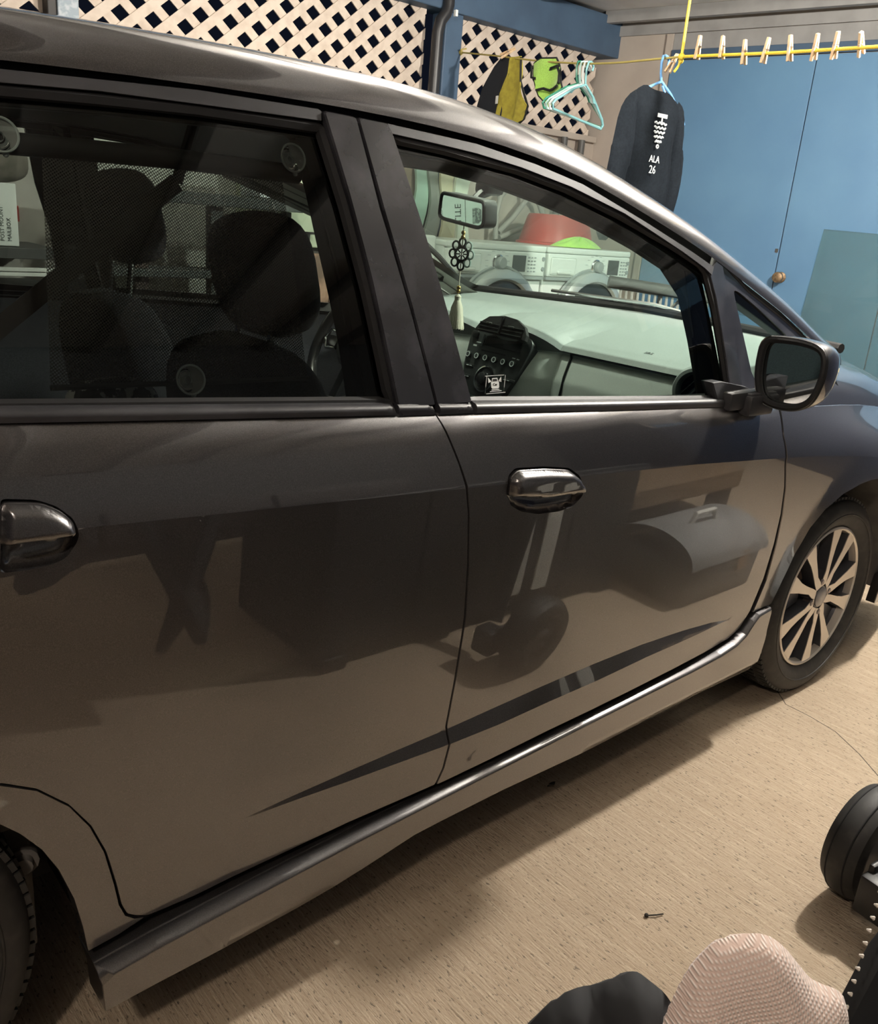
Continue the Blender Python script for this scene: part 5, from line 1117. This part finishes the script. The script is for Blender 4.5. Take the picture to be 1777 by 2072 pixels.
# shapes behind the camera that show as reflections
gb = thing('storage_chest', 'grey moulded chest with rope handle and latch, mirrored in the front door', 'chest', (.26, -.63, 0)); gm = mat('chest_grey', (.16, .165, .165), .7, noise=(12, (.20, .205, .205), .4, .6))
me_obj('base', *box(.02, .50, -.80, -.46, 0, .17, .02), gm, gb); me_obj('lid', *gridmesh(lambda u, v: Vector((.005+.51*u, -.63+.185*math.cos(math.pi*v), .17+.11*math.sin(math.pi*v))), 12, 14), gm, gb)
me_obj('handle', *tube([(.17, -.60, .275), (.18, -.60, .32), (.30, -.60, .32), (.32, -.60, .275)], .010, 8), MATS['off_white'], gb); me_obj('latch', *box(.33, .39, -.46, -.447, .10, .19, .004), brass, gb, smooth=False)
tb = thing('wooden_bench', 'low brown wooden bench on dark legs behind the grey chest', 'bench', (.55, -1.2, 0)); bw = mat('bench_wood', (.17, .12, .075), .6, noise=(8, (.13, .09, .055), .4, .6, (1, 8, 8)))
me_obj('top', *box(.05, 1.05, -1.42, -.92, .20, .30, .01), bw, tb, smooth=False)
for x, y in ((.08, -1.4), (.94, -1.4), (.08, -1.02), (.94, -1.02)): me_obj('leg', *box(x, x+.08, y, y+.08, 0, .20, .004), darkwood, tb, smooth=False)
ck = thing('slatted_rack', 'dark slatted rack standing on the wooden bench', 'rack', (.5, -1.3, .30))
for k in range(9): me_obj('slat', *xf(box(-.012, .012, -.02, .02, 0, .46), Matrix.Translation((.15+.075*k, -1.3, .32)) @ Matrix.Rotation(.5, 4, 'Y')), darkwood, ck, smooth=False)
me_obj('rail', *box(.1, .95, -1.33, -1.27, .30, .33), darkwood, ck, smooth=False)
crt = thing('stand_in_cart', 'long black cart on small feet, standing in for the dark mass mirrored in both doors', 'cart', (-.8, -.93, 0))  # stand-in for the unseen dark mass that the doors mirror
me_obj('body', *box(-1.30, -.05, -1.15, -.72, .035, .84, .012), black_m, crt, smooth=False)
for k in range(4): me_obj('drawer_front', *box(-1.285+.308*k, -.985+.308*k, -.72, -.708, .06, .80, .006), mat('cart_front', (.020, .019, .019), .6) if k == 0 else MATS['cart_front'], crt, smooth=False)
for x in (-1.27, -.90, -.52, -.15): me_obj('foot', *box(x, x+.08, -.80, -.70, 0, .05, .006), black_m, crt, smooth=False)
for x in (-.62, -.50): me_obj('pale_panel', *box(x, x+.07, -.708, -.700, .10, .62, .003), MATS['off_white'], crt, smooth=False)
nc = thing('added_navy_cabinet', 'tall navy cabinet added out of view to darken the reflection in the front fender', 'cabinet', C0+UD*4.0)  # unseen cabinet, added only to darken what the fender reflects
me_obj('carcass', *wbox(2.98, 5.3, .03, .45, 0, 1.95, .006), mat('navy_metal', (.018, .028, .055), .4), nc, smooth=False)
for k in range(3): me_obj('cabinet_door', *wbox(3.0+.765*k, 3.75+.765*k, .45, .465, .05, 1.92, .004), MATS['navy_metal'], nc, smooth=False)
dk = thing('dark_cabinet', 'long dark cabinet behind the photographer, mirrored in the rear door', 'cabinet', (-1.3, -1.9, 0))
me_obj('carcass', *box(-3.4, -.20, -2.15, -1.76, 0, 1.05, .01), darkwood, dk, smooth=False)
for k in range(5): me_obj('cabinet_door', *box(-3.38+.63*k, -2.77+.63*k, -1.76, -1.74, .06, 1.0, .008), mat('cab_door', (.035, .03, .029), .5) if k == 0 else MATS['cab_door'], dk, smooth=False)
bk = thing('plastic_bucket', 'white plastic bucket standing by the end of the dark cabinet', 'bucket', (.05, -1.75, 0)); me_obj('bucket', *lathe([(.12, 0), (.15, .36), (.157, .36), (.157, .38), (.145, .38), (.115, .02)], 28, Matrix.Translation((.05, -1.75, 0))), MATS['off_white'], bk)
# litter on the floor
lf = me_obj('dead_leaf', *gridmesh(lambda u, v: Vector((-1.01+.028*(u-.5), .167+.016*(v-.5)*math.sin(math.pi*u), .003+.004*math.sin(5*u+3*v))), 8, 6), mat('leaf_brown', (.02, .017, .013), .8), loc=(-1.01, .167, 0)); tag(lf, 'small dark dead leaf on the concrete by the side skirt', 'leaf')
sg = me_obj('seed_stem', *join(tube([(-1.165, -.235, .004), (-1.15, -.245, .005), (-1.135, -.25, .003)], .0015, 5), ball((-1.167, -.233, .004), .0045)), MATS['leaf_brown'], loc=(-1.15, -.24, 0)); tag(sg, 'tiny brown seed stem on the open concrete', 'stem')
